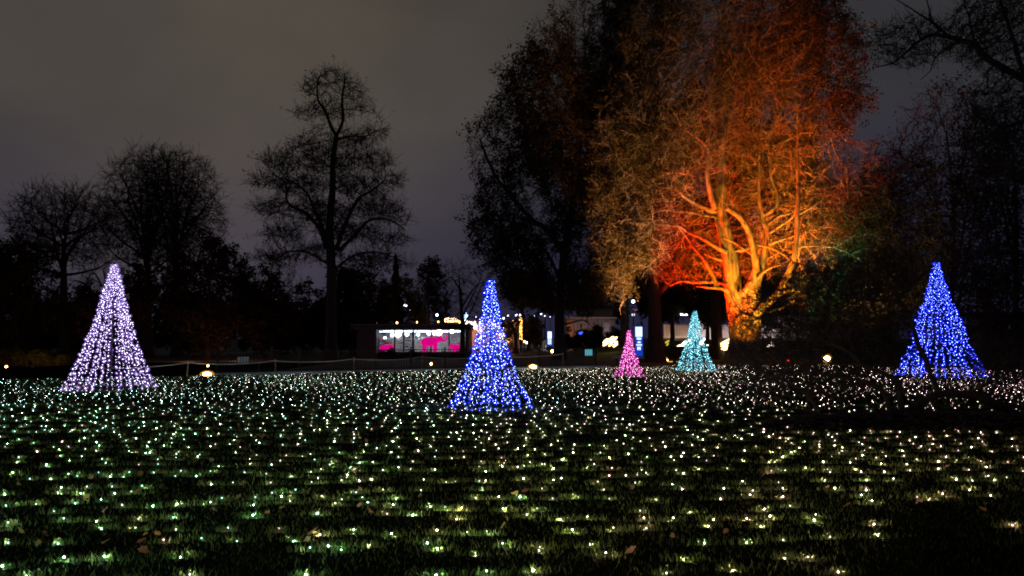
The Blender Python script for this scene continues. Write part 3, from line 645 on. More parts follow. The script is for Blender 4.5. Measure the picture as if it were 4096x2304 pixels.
# ------------------------------------------------------------------ cone light trees
PROF_A = ([0, .155, .31, .51, .69, .87, 1], [1, .77, .60, .41, .27, .145, .035])
PROF_B = ([0, .21, .35, .48, .62, .75, .89, 1], [1, .67, .51, .38, .265, .19, .105, .04])
PROF_C = ([0, .10, .24, .26, .39, .41, .51, .65, .67, .81, .92, 1], [1, .87, .70, .59, .58, .55, .46, .30, .27, .17, .10, .04])
def light_cone(label, px, base, top, halfw, prof, nstr, per, m, r, jit=0.014, gap=None):
    g = G(px, base); d = g.y; H = (base - top) * d / F * 1.0; Rb = halfw * d / F
    z0 = float(lawn_z(g.x, g.y)) + 0.02
    root = empty('light_cone', (g.x, g.y, z0)); tag(root, label, 'light tree', 'light cones on the lawn')
    MB().tube([(0, 0, -0.1), (0, 0, H)], [0.028, 0.02], 8).build('pole', M['steel'], root)
    MB().tube([(Rb * math.cos(q), Rb * math.sin(q), 0.02) for q in np.linspace(0, 2 * math.pi, 40)], 0.012, 6, cap=False).build('base_ring', M['steel'], root)
    rt = Rb * prof[1][-1]
    MB().tube([(rt * math.cos(q), rt * math.sin(q), H) for q in np.linspace(0, 2 * math.pi, 16)], 0.012, 6, cap=False).build('top_ring', M['steel'], root)
    for s in range(nstr):
        a0 = 2 * math.pi * (s + random.uniform(-.25, .25)) / nstr; tw = random.uniform(-.12, .12); a0 += .26 * math.sin(2 * a0)
        ts = np.linspace(0, 1, 22); rr = np.interp(ts, *prof) * Rb * random.uniform(.93, 1.02)
        pts = [(q * math.cos(a0 + tw * t), q * math.sin(a0 + tw * t), t * H) for t, q in zip(ts, rr)]
        st = MB().tube(pts, 0.004, 3, cap=False).build('light_string', M['cable'], root)
        n = int(per * random.uniform(.85, 1.1)); t = np.sort(np.clip((np.arange(n) + RNG.uniform(-.42, .42, n)) / n, 0.004, .998))
        # strings are drawn closer at the foot of the hem and bunch at the top
        q = np.interp(t, ts, rr); a = a0 + tw * t
        P = np.stack([q * np.cos(a), q * np.sin(a), t * H], 1) + RNG.normal(size=(n, 3)) * np.array([jit, jit, jit * .7])
        P[:, 2] = np.clip(P[:, 2], 0.03, H + .02)
        if gap is not None: P = P[~gap(P, H, Rb)]
        sz = (0.55 + 1.0 * RNG.random(len(P)) ** 2)
        V, f = spread(OCT, P, r * .38 * sz); np_obj('bulbs', V, f, m[0], st)['kind'] = 'stuff'
        for q_ in np.linspace(.04, .93, 6):
            w_ = float(np.interp(q_, *prof)) * Rb; bulb_lamp((w_ * 1.03 * math.cos(a0), w_ * 1.03 * math.sin(a0), q_ * H), m[2], m[3] / (nstr * 6), st, .02)
        V, f = spread(ICO1, P, r * 2.0 * sz); np_obj('bulb_halos', V, f, m[1], st)['kind'] = 'stuff'
    return root
def halomat(name, col, st, op=.5):      # half see-through glowing shell standing in for the bloom round each LED
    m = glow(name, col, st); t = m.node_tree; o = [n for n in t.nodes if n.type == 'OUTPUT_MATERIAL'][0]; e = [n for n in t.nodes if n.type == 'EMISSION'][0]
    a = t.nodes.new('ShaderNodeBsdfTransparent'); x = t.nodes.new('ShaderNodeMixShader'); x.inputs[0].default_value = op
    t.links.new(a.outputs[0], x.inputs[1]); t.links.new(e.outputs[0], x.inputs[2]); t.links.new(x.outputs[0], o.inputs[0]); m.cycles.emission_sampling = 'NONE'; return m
M['b_white'] = (nosample(glow('lavender_white_led', (0.86, 0.76, 1.0), 34)), halomat('lavender_halo', (.40, .24, .85), .55, .5), (.62, .45, 1), 70)
M['b_blue'] = (nosample(glow('blue_led', (0.36, 0.48, 1.0), 42)), halomat('blue_halo', (.0, .012, .95), 1.25, .52), (.02, .09, 1), 240)
M['b_blue2'] = (nosample(glow('deep_blue_led', (0.26, 0.36, 1.0), 38)), halomat('deep_blue_halo', (.0, .008, .92), 1.2, .52), (.02, .07, 1), 160)
M['b_cyan'] = (nosample(glow('cyan_led', (0.45, 0.92, 1.0), 34)), halomat('cyan_halo', (.0, .26, .38), .8, .5), (.05, .7, 1), 16)
M['b_pink'] = (nosample(glow('magenta_led', (1.0, 0.40, 0.82), 34)), halomat('magenta_halo', (.60, .0, .30), .85, .52), (1, .08, .6), 8)
light_cone('tall lavender white light cone on the left of the lawn', 440, 1568, 1068, 168, PROF_A, 28, 48, M['b_white'], 0.0215)
light_cone('deep blue light cone in the middle, nearest to the camera', 1961, 1643, 1130, 168, PROF_B, 26, 36, M['b_blue'], 0.019, .020)
light_cone('blue light cone with a stepped outline on the far right', 3762, 1512, 1054, 158, PROF_C, 28, 42, M['b_blue2'], 0.027, .03)
light_cone('small magenta light cone beside the tall blue sign', 2518, 1520, 1332, 62, PROF_B, 18, 24, M['b_pink'], 0.020, .012)
light_cone('cyan light cone in front of the floodlit tree', 2782, 1490, 1250, 79, PROF_A, 22, 32, M['b_cyan'], 0.0235, .016)

# ------------------------------------------------------------------ lights strewn over the lawn
COLS = [('cool_led', (0.58, 1.0, 0.84)), ('white_led', (0.84, 1.0, 0.72)), ('warm_led', (1.0, 0.86, 0.62)), ('rosy_led', (1.0, 0.62, 0.66))]
LM = [nosample(glow(n, c, 20)) for n, c in COLS] + [nosample(glow('dim_' + n, c, 5)) for n, c in COLS]
pos = []; ci = []
for r in range(140):
    d0 = 4.45 + 0.37 * r
    if d0 > 41: break
    half = d0 * 0.76; x = -half + random.uniform(0, .3); ph = random.uniform(0, 6); am = random.uniform(.05, .16)
    while x < half:
        y = d0 + am * math.sin(x * .9 + ph) + random.gauss(0, .035); px = 2048 + x / y * F; py = HOR + CZ / y * F
        x += (random.gauss(.27, .07) if random.random() < .85 else random.uniform(.3, .7)) * (1.0 if y > 11 else 1.1)
        if y > lawn_edge(px) - .1 or in_bed(x, y): continue
        keep = 0.90
        if py > 2080 and px > 3250: keep = .40 if py < 2180 else .06
        if py > 1900 and px > 3000: keep = min(keep, .7)
        if 12.5 < y < 16 and px > 2150: keep = .62
        if y < 13: keep = min(keep, .88)
        if px < 900 and y > 24.6 and random.random() < .35: keep = .4
        gapf = math.sin(x * 1.3 + 2 * math.sin(y * .7)) + math.sin(y * 1.9 + x * .6 + 1.7) + .7 * math.sin(x * 3.1 - y * 2.3)
        keep *= .95 + .12 * gapf if y < 20 else .92 + .10 * gapf
        if random.random() > keep: continue
        pos.append((x, y, float(lawn_z(x, y)) + random.uniform(.008, .040)))
        t = (px - 1500) / 1500 + random.gauss(0, .45)
        ci.append(0 if t < -.35 else 1 if t < .35 else 2 if t < 1.2 else 3)
        if random.random() < .07: ci[-1] = 3
        if random.random() < .62: ci[-1] += 4
pos = np.array(pos); ci = np.array(ci); order = np.argsort(pos[:, 1])
vis = [i for i in order if abs(pos[i, 0] / pos[i, 1]) < 0.70]
near = vis[:300]; nearset = set(int(i) for i in near)
socket = mat('bulb_socket', (0.03, 0.06, 0.03), 0.5)
bulb_meshes = []
for k in range(8):
    b = MB(); b.ball((0, 0, 0), 0.0058, ICO1); nb = len(b.f); b.tube([(0, 0, -.006), (0, 0, -.022)], [.006, .005], 6); b.tube([(0, 0, -.02), (0.05, 0.01, -.03), (.10, -.01, -.032)], .002, 3)
    m = b.mesh('lawn_light', LM[k]); m.materials.append(socket)
    m.polygons.foreach_set('material_index', np.array([0] * nb + [1] * (len(m.polygons) - nb), dtype=np.int32)); bulb_meshes.append(m)
for i in near:
    o = bpy.data.objects.new('lawn_light', bulb_meshes[ci[i]]); o.location = pos[i]; o.rotation_euler = (random.uniform(-.3, .3), random.uniform(-.3, .3), random.uniform(-.8, .8)); link(o)
    s = random.uniform(.75, 1.15); o.scale = (s, s, s)
    bulb_lamp((0, .013, .004), COLS[ci[i] % 4][1], 1.1 if ci[i] < 4 else .72, o, .004)
    side = ['left', 'middle', 'right'][min(2, max(0, int((pos[i, 0] / pos[i, 1] + .7) / .467)))]
    tag(o, 'tiny %s %s LED bulb in the grass, %s third of the %s lawn' % ('bright' if ci[i] < 4 else 'dim', ['greenish', 'white', 'warm', 'rosy'][ci[i] % 4], side, 'nearest' if pos[i, 1] < 7 else 'near'), 'bulb', 'string light bulbs in the near grass')
rest = np.array([i for i in range(len(pos)) if i not in nearset])
dd = pos[rest, 1]; V, f = spread(OCT, pos[rest], (0.0068 * (0.6 + .7 * RNG.random(len(rest)))))
np_obj('lawn_lights', V, f, LM, midx=np.repeat(ci[rest], 8)); tag(bpy.data.objects['lawn_lights'], 'carpet of tiny white string lights over the middle and far lawn', 'string lights', kind='stuff')

_ll = bpy.data.objects['lawn_lights']
for i in rest:
    far = pos[i, 1] > 15
    if abs(pos[i, 0] / pos[i, 1]) > .74 or (far and random.random() > .22): continue
    bulb_lamp((pos[i, 0], pos[i, 1] + .012, pos[i, 2] + (.02 if far else .006)), COLS[ci[i] % 4][1], (.40 if ci[i] < 4 else .24) * (.8 if far else 1.3), _ll, .006)
# ------------------------------------------------------------------ grass
def blades(n, d0, d1, h, w, clump=0.0):
    d = np.sqrt(RNG.random(n) * (d1 * d1 - d0 * d0) + d0 * d0); x = d * RNG.uniform(-.74, .74, n)
    px = 2048 + x / d * F; ok = (d < lawn_edge(px)) & ~in_bed(x, d); x, d = x[ok], d[ok]; n = len(x)
    hh = h * (0.45 + .9 * RNG.random(n)) * (0.75 + .5 * np.sin(x * 2.1 + 1.3 * np.sin(d * 1.7)) ** 2)
    a = RNG.random(n) * 6.283; lean = RNG.random((n, 2)) * 1.4 - .7; z = lawn_z(x, d) - .004
    c, s = np.cos(a) * w, np.sin(a) * w
    V = np.stack([np.stack([x - c, d - s, z], 1), np.stack([x + c, d + s, z], 1),
                  np.stack([x + c * .7 + lean[:, 0] * hh * .35, d + s * .7 + lean[:, 1] * hh * .35, z + hh * .6], 1), np.stack([x - c * .7 + lean[:, 0] * hh * .35, d - s * .7 + lean[:, 1] * hh * .35, z + hh * .6], 1),
                  np.stack([x + lean[:, 0] * hh, d + lean[:, 1] * hh, z + hh], 1), np.stack([x + lean[:, 0] * hh, d + lean[:, 1] * hh, z + hh * .98], 1)], 1).reshape(-1, 3)
    b = (np.arange(n) * 6)[:, None, None]; f = np.array([[0, 1, 2, 3], [3, 2, 4, 5]])
    return V, (f[None] + b).reshape(-1, 4)
parts = [blades(22000, 4.4, 9, .034, .0020), blades(26000, 9, 16, .040, .0032), blades(80000, 16, 41, .055, .008)]
V = np.concatenate([p[0] for p in parts]); f = []; o = 0
for p in parts: f.append(p[1] + o); o += len(p[0])
# extra tufts added behind the near bulbs to catch their light
tb_ = [i for i in range(len(pos)) if pos[i, 1] < 17]; q = pos[np.repeat(tb_, 64)]; n = len(q); rad = np.abs(RNG.normal(size=n)) * .045 + .012; an = RNG.random(n) * 6.283
x = q[:, 0] + rad * np.cos(an) * 2.0; d = q[:, 1] + np.abs(rad * np.sin(an)) * 1.1 - .004; z = lawn_z(x, d) - .004; hh = .050 * (0.5 + .9 * RNG.random(n)); a = RNG.random(n) * 6.283; w = .0026 + .00018 * d; c, s_ = np.cos(a) * w, np.sin(a) * w; ln = RNG.random((n, 2)) * 1.3 - .65
TV = np.stack([np.stack([x - c, d - s_, z], 1), np.stack([x + c, d + s_, z], 1), np.stack([x + c * .7 + ln[:, 0] * hh * .35, d + s_ * .7 + ln[:, 1] * hh * .35, z + hh * .6], 1), np.stack([x - c * .7 + ln[:, 0] * hh * .35, d - s_ * .7 + ln[:, 1] * hh * .35, z + hh * .6], 1), np.stack([x + ln[:, 0] * hh, d + ln[:, 1] * hh, z + hh], 1), np.stack([x + ln[:, 0] * hh, d + ln[:, 1] * hh, z + hh * .98], 1)], 1).reshape(-1, 3)
f.append((np.array([[0, 1, 2, 3], [3, 2, 4, 5]])[None] + (np.arange(n) * 6)[:, None, None]).reshape(-1, 4) + len(V)); V = np.concatenate([V, TV])
tag(np_obj('grass', V, np.concatenate(f), M['grass']), 'short damp grass of the lawn between the lights', 'grass', kind='stuff')

# ------------------------------------------------------------------ fallen leaves
LFM = [mat('fallen_leaf_rust', (0.34, 0.11, 0.03), .7, (0.22, 0.08, .03), 20), mat('fallen_leaf_tan', (0.40, 0.24, 0.12), .7, (0.28, .15, .07), 20), mat('fallen_leaf_yellow', (0.45, 0.26, 0.05), .7, (.3, .15, .04), 20)]
lms = []
for k in range(6):
    n = 11; vs = [(0, 0, .012)]; fs = []
    for j in range(n):
        a = 2 * math.pi * j / n; r = (0.045 + .014 * math.cos(a)) * (1 + .16 * (-1) ** j) * random.uniform(.85, 1.15)
        vs.append((r * math.cos(a) * 1.25, r * math.sin(a), random.uniform(-.012, .022)))
    for j in range(n): fs.append((0, 1 + j, 1 + (j + 1) % n))
    o = len(vs); vs += [(.055, -.002, 0), (.055, .002, 0), (.10, .004, .012)]; fs.append((o, o + 1, o + 2))
    b = MB(); b.add(vs, fs); lms.append(b.mesh('fallen_leaf', LFM[k % 3]))
def put_leaf(p, s, label, group=None, k=None):
    o = bpy.data.objects.new('fallen_leaf', lms[random.randrange(6) if k is None else k]); link(o)
    o.location = (p.x, p.y, float(lawn_z(p.x, p.y)) + .035 * s + .012); o.scale = (s, s, s); o.rotation_euler = (random.uniform(-.9, .9), random.uniform(-.9, .9), random.uniform(0, 6))
    tag(o, label, 'leaf', group)
put_leaf(G(2530, 2262), .8, 'large pale brown leaf at the bottom edge, right of centre', k=1)
put_leaf(G(3065, 1946), .75, 'large rusty leaf among the lights in the right middle of the lawn', k=0)
put_leaf(G(565, 2258), .6, 'bright orange leaf at the bottom left of the lawn', k=0)
for i in range(115):
    px = random.choice((random.uniform(0, 1500), random.uniform(0, 4096))); py = 1600 + 640 * random.random() ** 1.3
    p = G(px, py)
    if in_bed(p.x, p.y): continue
    k = random.randrange(6)
    put_leaf(p, random.uniform(.38, .62), 'small %s fallen leaf on the %s %s lawn' % (['rust', 'tan', 'yellowish'][k % 3], ['left', 'middle', 'right'][min(2, int(px / 1366))], 'far' if py < 1720 else 'central' if py < 1900 else 'near'), 'fallen leaves scattered on the lawn', k)

# ------------------------------------------------------------------ kerbside railing and rope fence
dirk = kd.normalized()
R0 = K0 + kn * 0.75 + dirk * 0.2; RL = kd.length - .6
rail = empty('railing', (R0.x, R0.y, 0), ka); tag(rail, 'long black iron railing along the kerb behind the lawn', 'railing')
MB().box((RL / 2, 0, 1.02), (RL, .05, .035)).build('top_rail', M['iron'], rail)
MB().box((RL / 2, 0, .16), (RL, .03, .03)).build('bottom_rail', M['iron'], rail)
nb = 150; barm = MB().box((0, 0, .585), (.016, .016, .83)).mesh('bar', M['iron']); postm = MB().box((0, 0, .55), (.05, .05, 1.1)).ball((0, 0, 1.12), .04, ICO1).mesh('post', M['iron'])
for i in range(nb):
    o = bpy.data.objects.new('bar', barm); o.location = ((i + .5) * RL / nb, 0, 0); link(o, rail)
for i in range(12):
    o = bpy.data.objects.new('post', postm); o.location = (i * RL / 11, 0.006, 0); link(o, rail)
rope = empty('rope_fence', (0, 0, 0)); tag(rope, 'wooden posts joined by sagging pale ropes along the lawn edge', 'fence')
rp = []
for (px, base, top) in ((300, 1524, 1466), (747, 1511, 1445), (1102, 1502, 1437), (1416, 1492, 1430), (1687, 1480, 1423), (1966, 1478, 1420), (2250, 1473, 1411)):
    g = G(px, base); h = (base - top) * g.y / F; t = Vector((g.x + random.uniform(-.03, .05), g.y, h)); rp.append(t)
    MB().tube([(g.x, g.y, -.05), (g.x * .5 + t.x * .5, g.y, h * .5), (t.x, t.y, h)], [.030, .027, .026], 7).ball((t.x, t.y, h), .034, ICO1).build('post', M['wood'], rope)
for a, b in zip(rp, rp[1:]):
    pts = []
    for k in range(15):
        t = k / 14; p = a.lerp(b, t); p.z = p.z - .07 - .6 * t * (1 - t) * .62; p.y -= .03; pts.append(p)
    MB().tube(pts, .022, 6).build('rope', M['rope'], rope)
rope2 = empty('rope_fence', (0, 0, 0)); tag(rope2, 'thin rope fence in the shadows left of the right-hand blue cone', 'fence')
rp = []
for (px, base, top) in ((3020, 1450, 1410), (3225, 1448, 1393), (3400, 1448, 1398), (3540, 1452, 1402)):
    g = G(px, base); h = (base - top) * g.y / F; rp.append(Vector((g.x, g.y, h))); MB().tube([(g.x, g.y, -.05), (g.x, g.y, h)], [.03, .028], 7).ball((g.x, g.y, h), .035, ICO1).build('post', M['wood'], rope2)
for a, b in zip(rp, rp[1:]):
    pts = [a.lerp(b, k / 9) - Vector((0, .03, .06 + .25 * (k / 9) * (1 - k / 9))) for k in range(10)]; MB().tube(pts, .014, 5).build('rope', M['rope'], rope2)
# boards hung on the railing
def board(px0, py0, px1, py1, label, m, dy=.06):
    p = W((px0 + px1) / 2, (py0 + py1) / 2, 36); 
    # stand it just behind the railing line
    t = ((R0 - Vector((0, 0, 0))).cross(dirk)).z / (Vector((p.x, p.y, 0)).cross(dirk)).z
    q = W((px0 + px1) / 2, (py0 + py1) / 2, p.y * t); s = q.y / F; root = empty('notice_board', (q.x, q.y, 0), ka); root.location += kn * dy; tag(root, label, 'sign')
    w, h = (px1 - px0) * s, (py1 - py0) * s
    MB().box((0, 0, q.z), (w, .02, h)).build('panel', m, root); MB().box((0, .03, q.z), (w + .04, .02, h + .04)).build('frame', M['steel'], root)
board(950, 1428, 994, 1451, 'pale blank notice board behind the railing near the left floodlight', mat('board_white', (.75, .76, .8), .5))
board(2341, 1398, 2373, 1422, 'small glowing turquoise panel behind the railing', glow('turquoise_panel', (.10, .42, .50), .9))

# ------------------------------------------------------------------ floodlights
M['flood'] = glow('sodium_lens', (1.0, .62, .20), 34)
def floodlight(px, py, d, w, h, label, yaw=0.0, m=None):
    p = W(px, py, d); root = empty('floodlight', (p.x, p.y, 0), yaw); tag(root, label, 'floodlight', 'warm ground floodlights')
    b = MB().box((0, .06, p.z), (w + .05, .05, h + .05), 0, 1.0); b.build('housing', M['steel'], root)
    MB().ball((0, 0, p.z), (w / 2, .03, h / 2), ICO3).build('lens', m or M['flood'], root, True)
    MB().ball((0, .025, p.z), (w * .85, .02, h * .95), ICO3).build('halo_disc', glow('halo_disc_%d' % px, (1, .36, .03), .55), root, True)  # amber glowing disc that stands in for the halo round the lens
    br = MB(); br.tube([(-w / 2 - .04, .06, p.z), (-w / 2 - .04, .06, .0), (w / 2 + .04, .06, .0), (w / 2 + .04, .06, p.z)], .014, 6); br.build('bracket', M['steel'], root)
    return root
floodlight(828, 1497, 30.0, .34, .16, 'amber floodlight on the ground at the left end of the railing', .05)
floodlight(2132, 1467, 37.4, .32, .15, 'amber floodlight on the kerb right of the centre blue cone', -.02)
floodlight(3308, 1434, 45.0, .34, .30, 'round amber floodlight on the ground right of the floodlit tree', -.3)
floodlight(25, 1468, 40.0, .10, .14, 'small amber ground lamp by the hedge at the left edge', .2)
floodlight(1725, 1455, 42.0, .10, .12, 'small amber lamp low behind the railing under the kiosk', .0)
floodlight(832, 1463, 38.0, .07, .07, 'tiny lamp just above the left floodlight', .0)
floodlight(2208, 1405, 60.0, .16, .22, 'small warm lamp low beneath the blue banner', .0)
# coloured uplights round the big tree
def uplight(px, py, d, target, col, power, size, label, blend=.6):
    p = G(px, py) if d is None else Vector((W(px, py, d).x, d, 0)); root = empty('uplight', (p.x, p.y, 0)); tag(root, label, 'uplight', 'coloured uplights under the big tree')
    t = Vector(target) - Vector((p.x, p.y, .28)); n = t.normalized()
    MB().tube([n * -.16 + Vector((0, 0, .25)), n * .08 + Vector((0, 0, .25))], [.09, .12], 12).build('housing', M['steel'], root)
    MB().box((0, 0, .04), (.22, .22, .08)).tube([(0, 0, .06), (0, 0, .22)], .02, 6).build('stand', M['steel'], root)
    l = bpy.data.lights.new('uplight_lamp', 'SPOT'); l.energy = power; l.color = col; l.spot_size = math.radians(size); l.spot_blend = blend; l.shadow_soft_size = .12; l.cycles.use_multiple_importance_sampling = False
    o = bpy.data.objects.new('lamp', l); link(o, root); o.location = n * .14 + Vector((0, 0, .25)); o.rotation_euler = n.to_track_quat('-Z', 'Y').to_euler()
uplight(2700, 1470, 43.6, W(2850, 1060, 46), (1.0, .035, .001), 27000, 72, 'red uplight at the left foot of the floodlit tree')
uplight(3030, 1480, 40.0, W(2985, 1110, 46), (1.0, .36, .004), 7600, 60, 'amber uplight in front of the floodlit tree')
uplight(3130, 1475, 41.6, W(3050, 1030, 46), (1.0, .60, .06), 7500, 58, 'warm yellow uplight at the right foot of the floodlit tree')
uplight(3285, 1465, 43.4, W(3290, 1150, 44.8), (.02, 1.0, .36), 5200, 44, 'green uplight to the right of the floodlit tree')
uplight(3150, 1452, 47.5, W(3250, 100, 47), (1.0, .19, .012), 46000, 50, 'orange uplight behind the floodlit tree')
uplight(2900, 1452, 49.5, W(2960, 250, 47), (1.0, .27, .02), 11000, 56, 'deep amber uplight hidden behind the floodlit trunk')
uplight(2560, 1452, 44.0, W(2500, 520, 47.5), (1.0, .46, .16), 9000, 54, 'soft amber uplight below the left side of the floodlit tree')
uplight(2470, 1480, 38.6, W(2590, 470, 47.0), (1.0, .44, .16), 15000, 46, 'added dim amber fill light near the magenta cone for the upper left floodlit crown')  # unseen front spot added to brighten the left of the crown
uplight(3400, 1450, 42.0, W(3420, 950, 46), (1.0, .72, .30), 1900, 90, 'soft yellow uplight beneath the right side of the floodlit crown')
uplight(2950, 1480, 37.0, W(2940, 400, 46), (1.0, .36, .03), 7000, 42, 'narrow amber uplight on the lawn edge aimed at the top of the floodlit crown')

# ------------------------------------------------------------------ shop kiosk with lit window
def X(px, d): return W(px, HOR, d).x
def Z(py, d): return W(2048, py, d).z
KD = 57.0; x0, xa, x1 = X(1428, KD), X(1503, KD), X(1868, KD); zt, zw, zs = Z(1297, KD), Z(1320, KD), Z(1412, KD)
M['kwall'] = mat('kiosk_wall', (.07, .065, .07), .7, (.10, .09, .09), 2, 5); M['kin'] = mat('kiosk_interior', (.40, .40, .42), .8, (.55, .54, .56), 3, 6)
def glassmat():
    m = bpy.data.materials.new('window_glass'); m.use_nodes = True; t = m.node_tree; t.nodes.clear()
    o = t.nodes.new('ShaderNodeOutputMaterial'); a = t.nodes.new('ShaderNodeBsdfTransparent'); g = t.nodes.new('ShaderNodeBsdfGlossy'); g.inputs['Roughness'].default_value = .03; x = t.nodes.new('ShaderNodeMixShader'); x.inputs[0].default_value = .06
    a.inputs[0].default_value = (.93, .96, .97, 1); t.links.new(a.outputs[0], x.inputs[1]); t.links.new(g.outputs[0], x.inputs[2]); t.links.new(x.outputs[0], o.inputs[0]); return m
M['glass'] = glassmat()
kio = empty('kiosk', ((x0 + x1) / 2, KD, 0)); tag(kio, 'low flat-roofed shop kiosk with a brightly lit glass front', 'building'); kx = kio.location.x
def kbox(name, xa_, xb_, ya, yb, za, zb, m, parent=kio): return MB().box(((xa_ + xb_) / 2 - kx, (ya + yb) / 2 - KD, (za + zb) / 2), (xb_ - xa_, yb - ya, zb - za)).build(name, m, parent)
kbox('side_wall', x0, xa, KD, KD + 4.5, 0, zw + .02, M['kwall']); kbox('side_wall', x1, x1 + .15, KD, KD + 4.5, 0, zw + .02, M['kwall'])
kbox('plinth', xa, x1, KD, KD + .2, 0, zs, M['kwall']); kbox('back_wall', xa, x1, KD + 4.3, KD + 4.5, 0, zw + .02, M['kin'])
kbox('floor_slab', xa, x1, KD + .2, KD + 4.3, 0, zs - .12, M['kin'])
rf = kbox('roof', x0 - .35, x1 + .3, KD - .7, KD + 4.8, zw + .02, zt - .06, M['kwall']); kbox('roof_edge', x0 - .40, x1 + .35, KD - .75, KD + 4.85, zt - .06, zt, mat('roof_trim', (.22, .2, .19), .6), kio)
wins = [xa, X(1590, KD), X(1614, KD), X(1650, KD), X(1722, KD), X(1796, KD), x1]
wins = [xa, X(1578, KD), X(1614, KD), X(1652, KD), X(1723, KD), X(1796, KD), x1]
for a_, b_ in zip(wins, wins[1:]): kbox('pane', a_ + .03, b_ - .03, KD + .05, KD + .062, zs, zw, M['glass'])
for i, a_ in enumerate(wins): kbox('mullion', a_ - (.075 if i == 3 else .045), a_ + (.075 if i == 3 else .045), KD + .01, KD + .14, zs, zw + .01, M['iron'])
M['strip'] = glow('shop_strip', (.84, .92, 1.0), 9.0)
kbox('strip_light', xa + .2, x1 - .4, KD + .45, KD + .60, zw - .14, zw - .10, M['strip']); kbox('strip_light', xa + .2, x1 - .4, KD + 2.2, KD + 2.5, zw - .06, zw - .03, M['strip'])
M['lampglobe'] = glow('shop_globe', (1, .93, .95), 8.0)
for i, (px, py, r) in enumerate(((1570, 1340, .16), (1593, 1336, .25), (1628, 1337, .16), (1672, 1338, .14), (1716, 1333, .17), (1756, 1330, .26), (1808, 1325, .18), (1737, 1334, .14), (1540, 1352, .12))):
    dz = KD + 1.6 + .2 * (i % 3); p = W(px, py, dz); root = empty('pendant_lamp', (p.x, p.y, 0)); tag(root, ('white globe lamp hanging inside the lit shop window, %s' % ['over the left shelves', 'the big one left of centre', 'before the slatted shelf', 'above the elephant tail', 'above the elephant back', 'the big one above the elephant head', 'at the right end', 'close above the elephant neck', 'lowest on the left'][i]), 'lamp', 'globe lamps in the kiosk')
    MB().ball((0, 0, p.z), r, ICO2).build('globe', M['lampglobe'], root, True); MB().tube([(0, 0, p.z + r), (0, 0, zw + .0)], .012, 5).build('cord', M['iron'], root)
goodc = [(.75, .12, .15), (.8, .8, .82), (.12, .12, .14), (.7, .45, .2), (.55, .6, .65), (.85, .3, .5), (.2, .3, .5), (.45, .4, .3)]
gm = [mat('goods_%s' % n, c, .6, tuple(q * .7 for q in c), 6) for n, c in zip(('red', 'white', 'black', 'ochre', 'grey', 'rose', 'navy', 'khaki'), goodc)]
gi = 0
for si, (pa, pb, yy, lb) in enumerate(((1508, 1572, 1.6, 'shop shelf full of red and white goods at the left of the window'), (1582, 1612, 2.0, 'narrow pale shop shelf beside the left mullion'), (1617, 1650, .9, 'slatted dark shop shelf in the middle of the window'), (1658, 1715, 2.6, 'shop shelf behind the pink elephant'), (1770, 1796, 2.2, 'tall grey shop cabinet right of the elephant'), (1800, 1850, 1.4, 'shop shelf at the right end of the window'))):
    a_, b_ = X(pa, KD + yy), X(pb, KD + yy); root = empty('shop_shelf', ((a_ + b_) / 2, KD + yy, zs - .12)); tag(root, lb, 'shelf', 'shelves in the kiosk'); w = b_ - a_; dark = si in (2,); sm = M['iron'] if dark else M['kin']
    for s in (-1, 1): MB().box((s * w / 2, 0, .75), (.03, .3, 1.5)).build('side', sm, root)
    nl = 6 if dark else 4
    for k in range(nl):
        z = .08 + k * 1.42 / nl; MB().box((0, 0, z), (w - .04, .3, .03)).build('shelf_board', sm, root)
        if si == 4: continue
        xx = -w / 2 + .08
        while xx < w / 2 - .1:
            ww = random.uniform(.08, .2); hh = random.uniform(.08, .24 if not dark else .16)
            c = random.choice((0, 1, 5, 0, 1)) if si == 0 else random.choice((1, 4, 7, 2, 3)) if si != 5 else random.choice((1, 4, 5))
            g = MB().box((0, 0, hh / 2), (ww * .85, .18, hh), 0, random.choice((1, 1, .8))).build('shop_item', gm[c]); g.location = ((a_ + b_) / 2 + xx + ww / 2, KD + yy - .02, zs - .12 + z + .016)
            tag(g, 'small %s packaged item on %s in the shop, %s row' % (('red', 'white', 'black', 'ochre', 'grey', 'rose', 'navy', 'khaki')[c], ['the left shelf', 'the narrow pale shelf', 'the slatted dark shelf', 'the shelf behind the elephant', 'the cabinet', 'the right shelf'][si], ['lowest', 'second', 'third', 'fourth', 'fifth', 'top'][k]), 'goods', 'goods on the kiosk shelves'); xx += ww + random.uniform(0, .05)
def remesh(b, name, m, parent=None, vox=.03):
    o = b.build(name, m); md = o.modifiers.new('r', 'REMESH'); md.mode = 'VOXEL'; md.voxel_size = vox; md.use_smooth_shade = True
    dg = bpy.context.evaluated_depsgraph_get(); me = bpy.data.meshes.new_from_object(o.evaluated_get(dg)); n = link(bpy.data.objects.new(name, me), parent)
    bpy.data.objects.remove(o); n.name = name; return n
M['pink'] = bpy.data.materials.new('pink_lantern_cloth'); M['pink'].use_nodes = True
_b = M['pink'].node_tree.nodes['Principled BSDF']; _b.inputs['Base Color'].default_value = (.75, .01, .30, 1); _b.inputs['Roughness'].default_value = .8; _b.inputs['Emission Color'].default_value = (1, .0, .32, 1); _b.inputs['Emission Strength'].default_value = .62
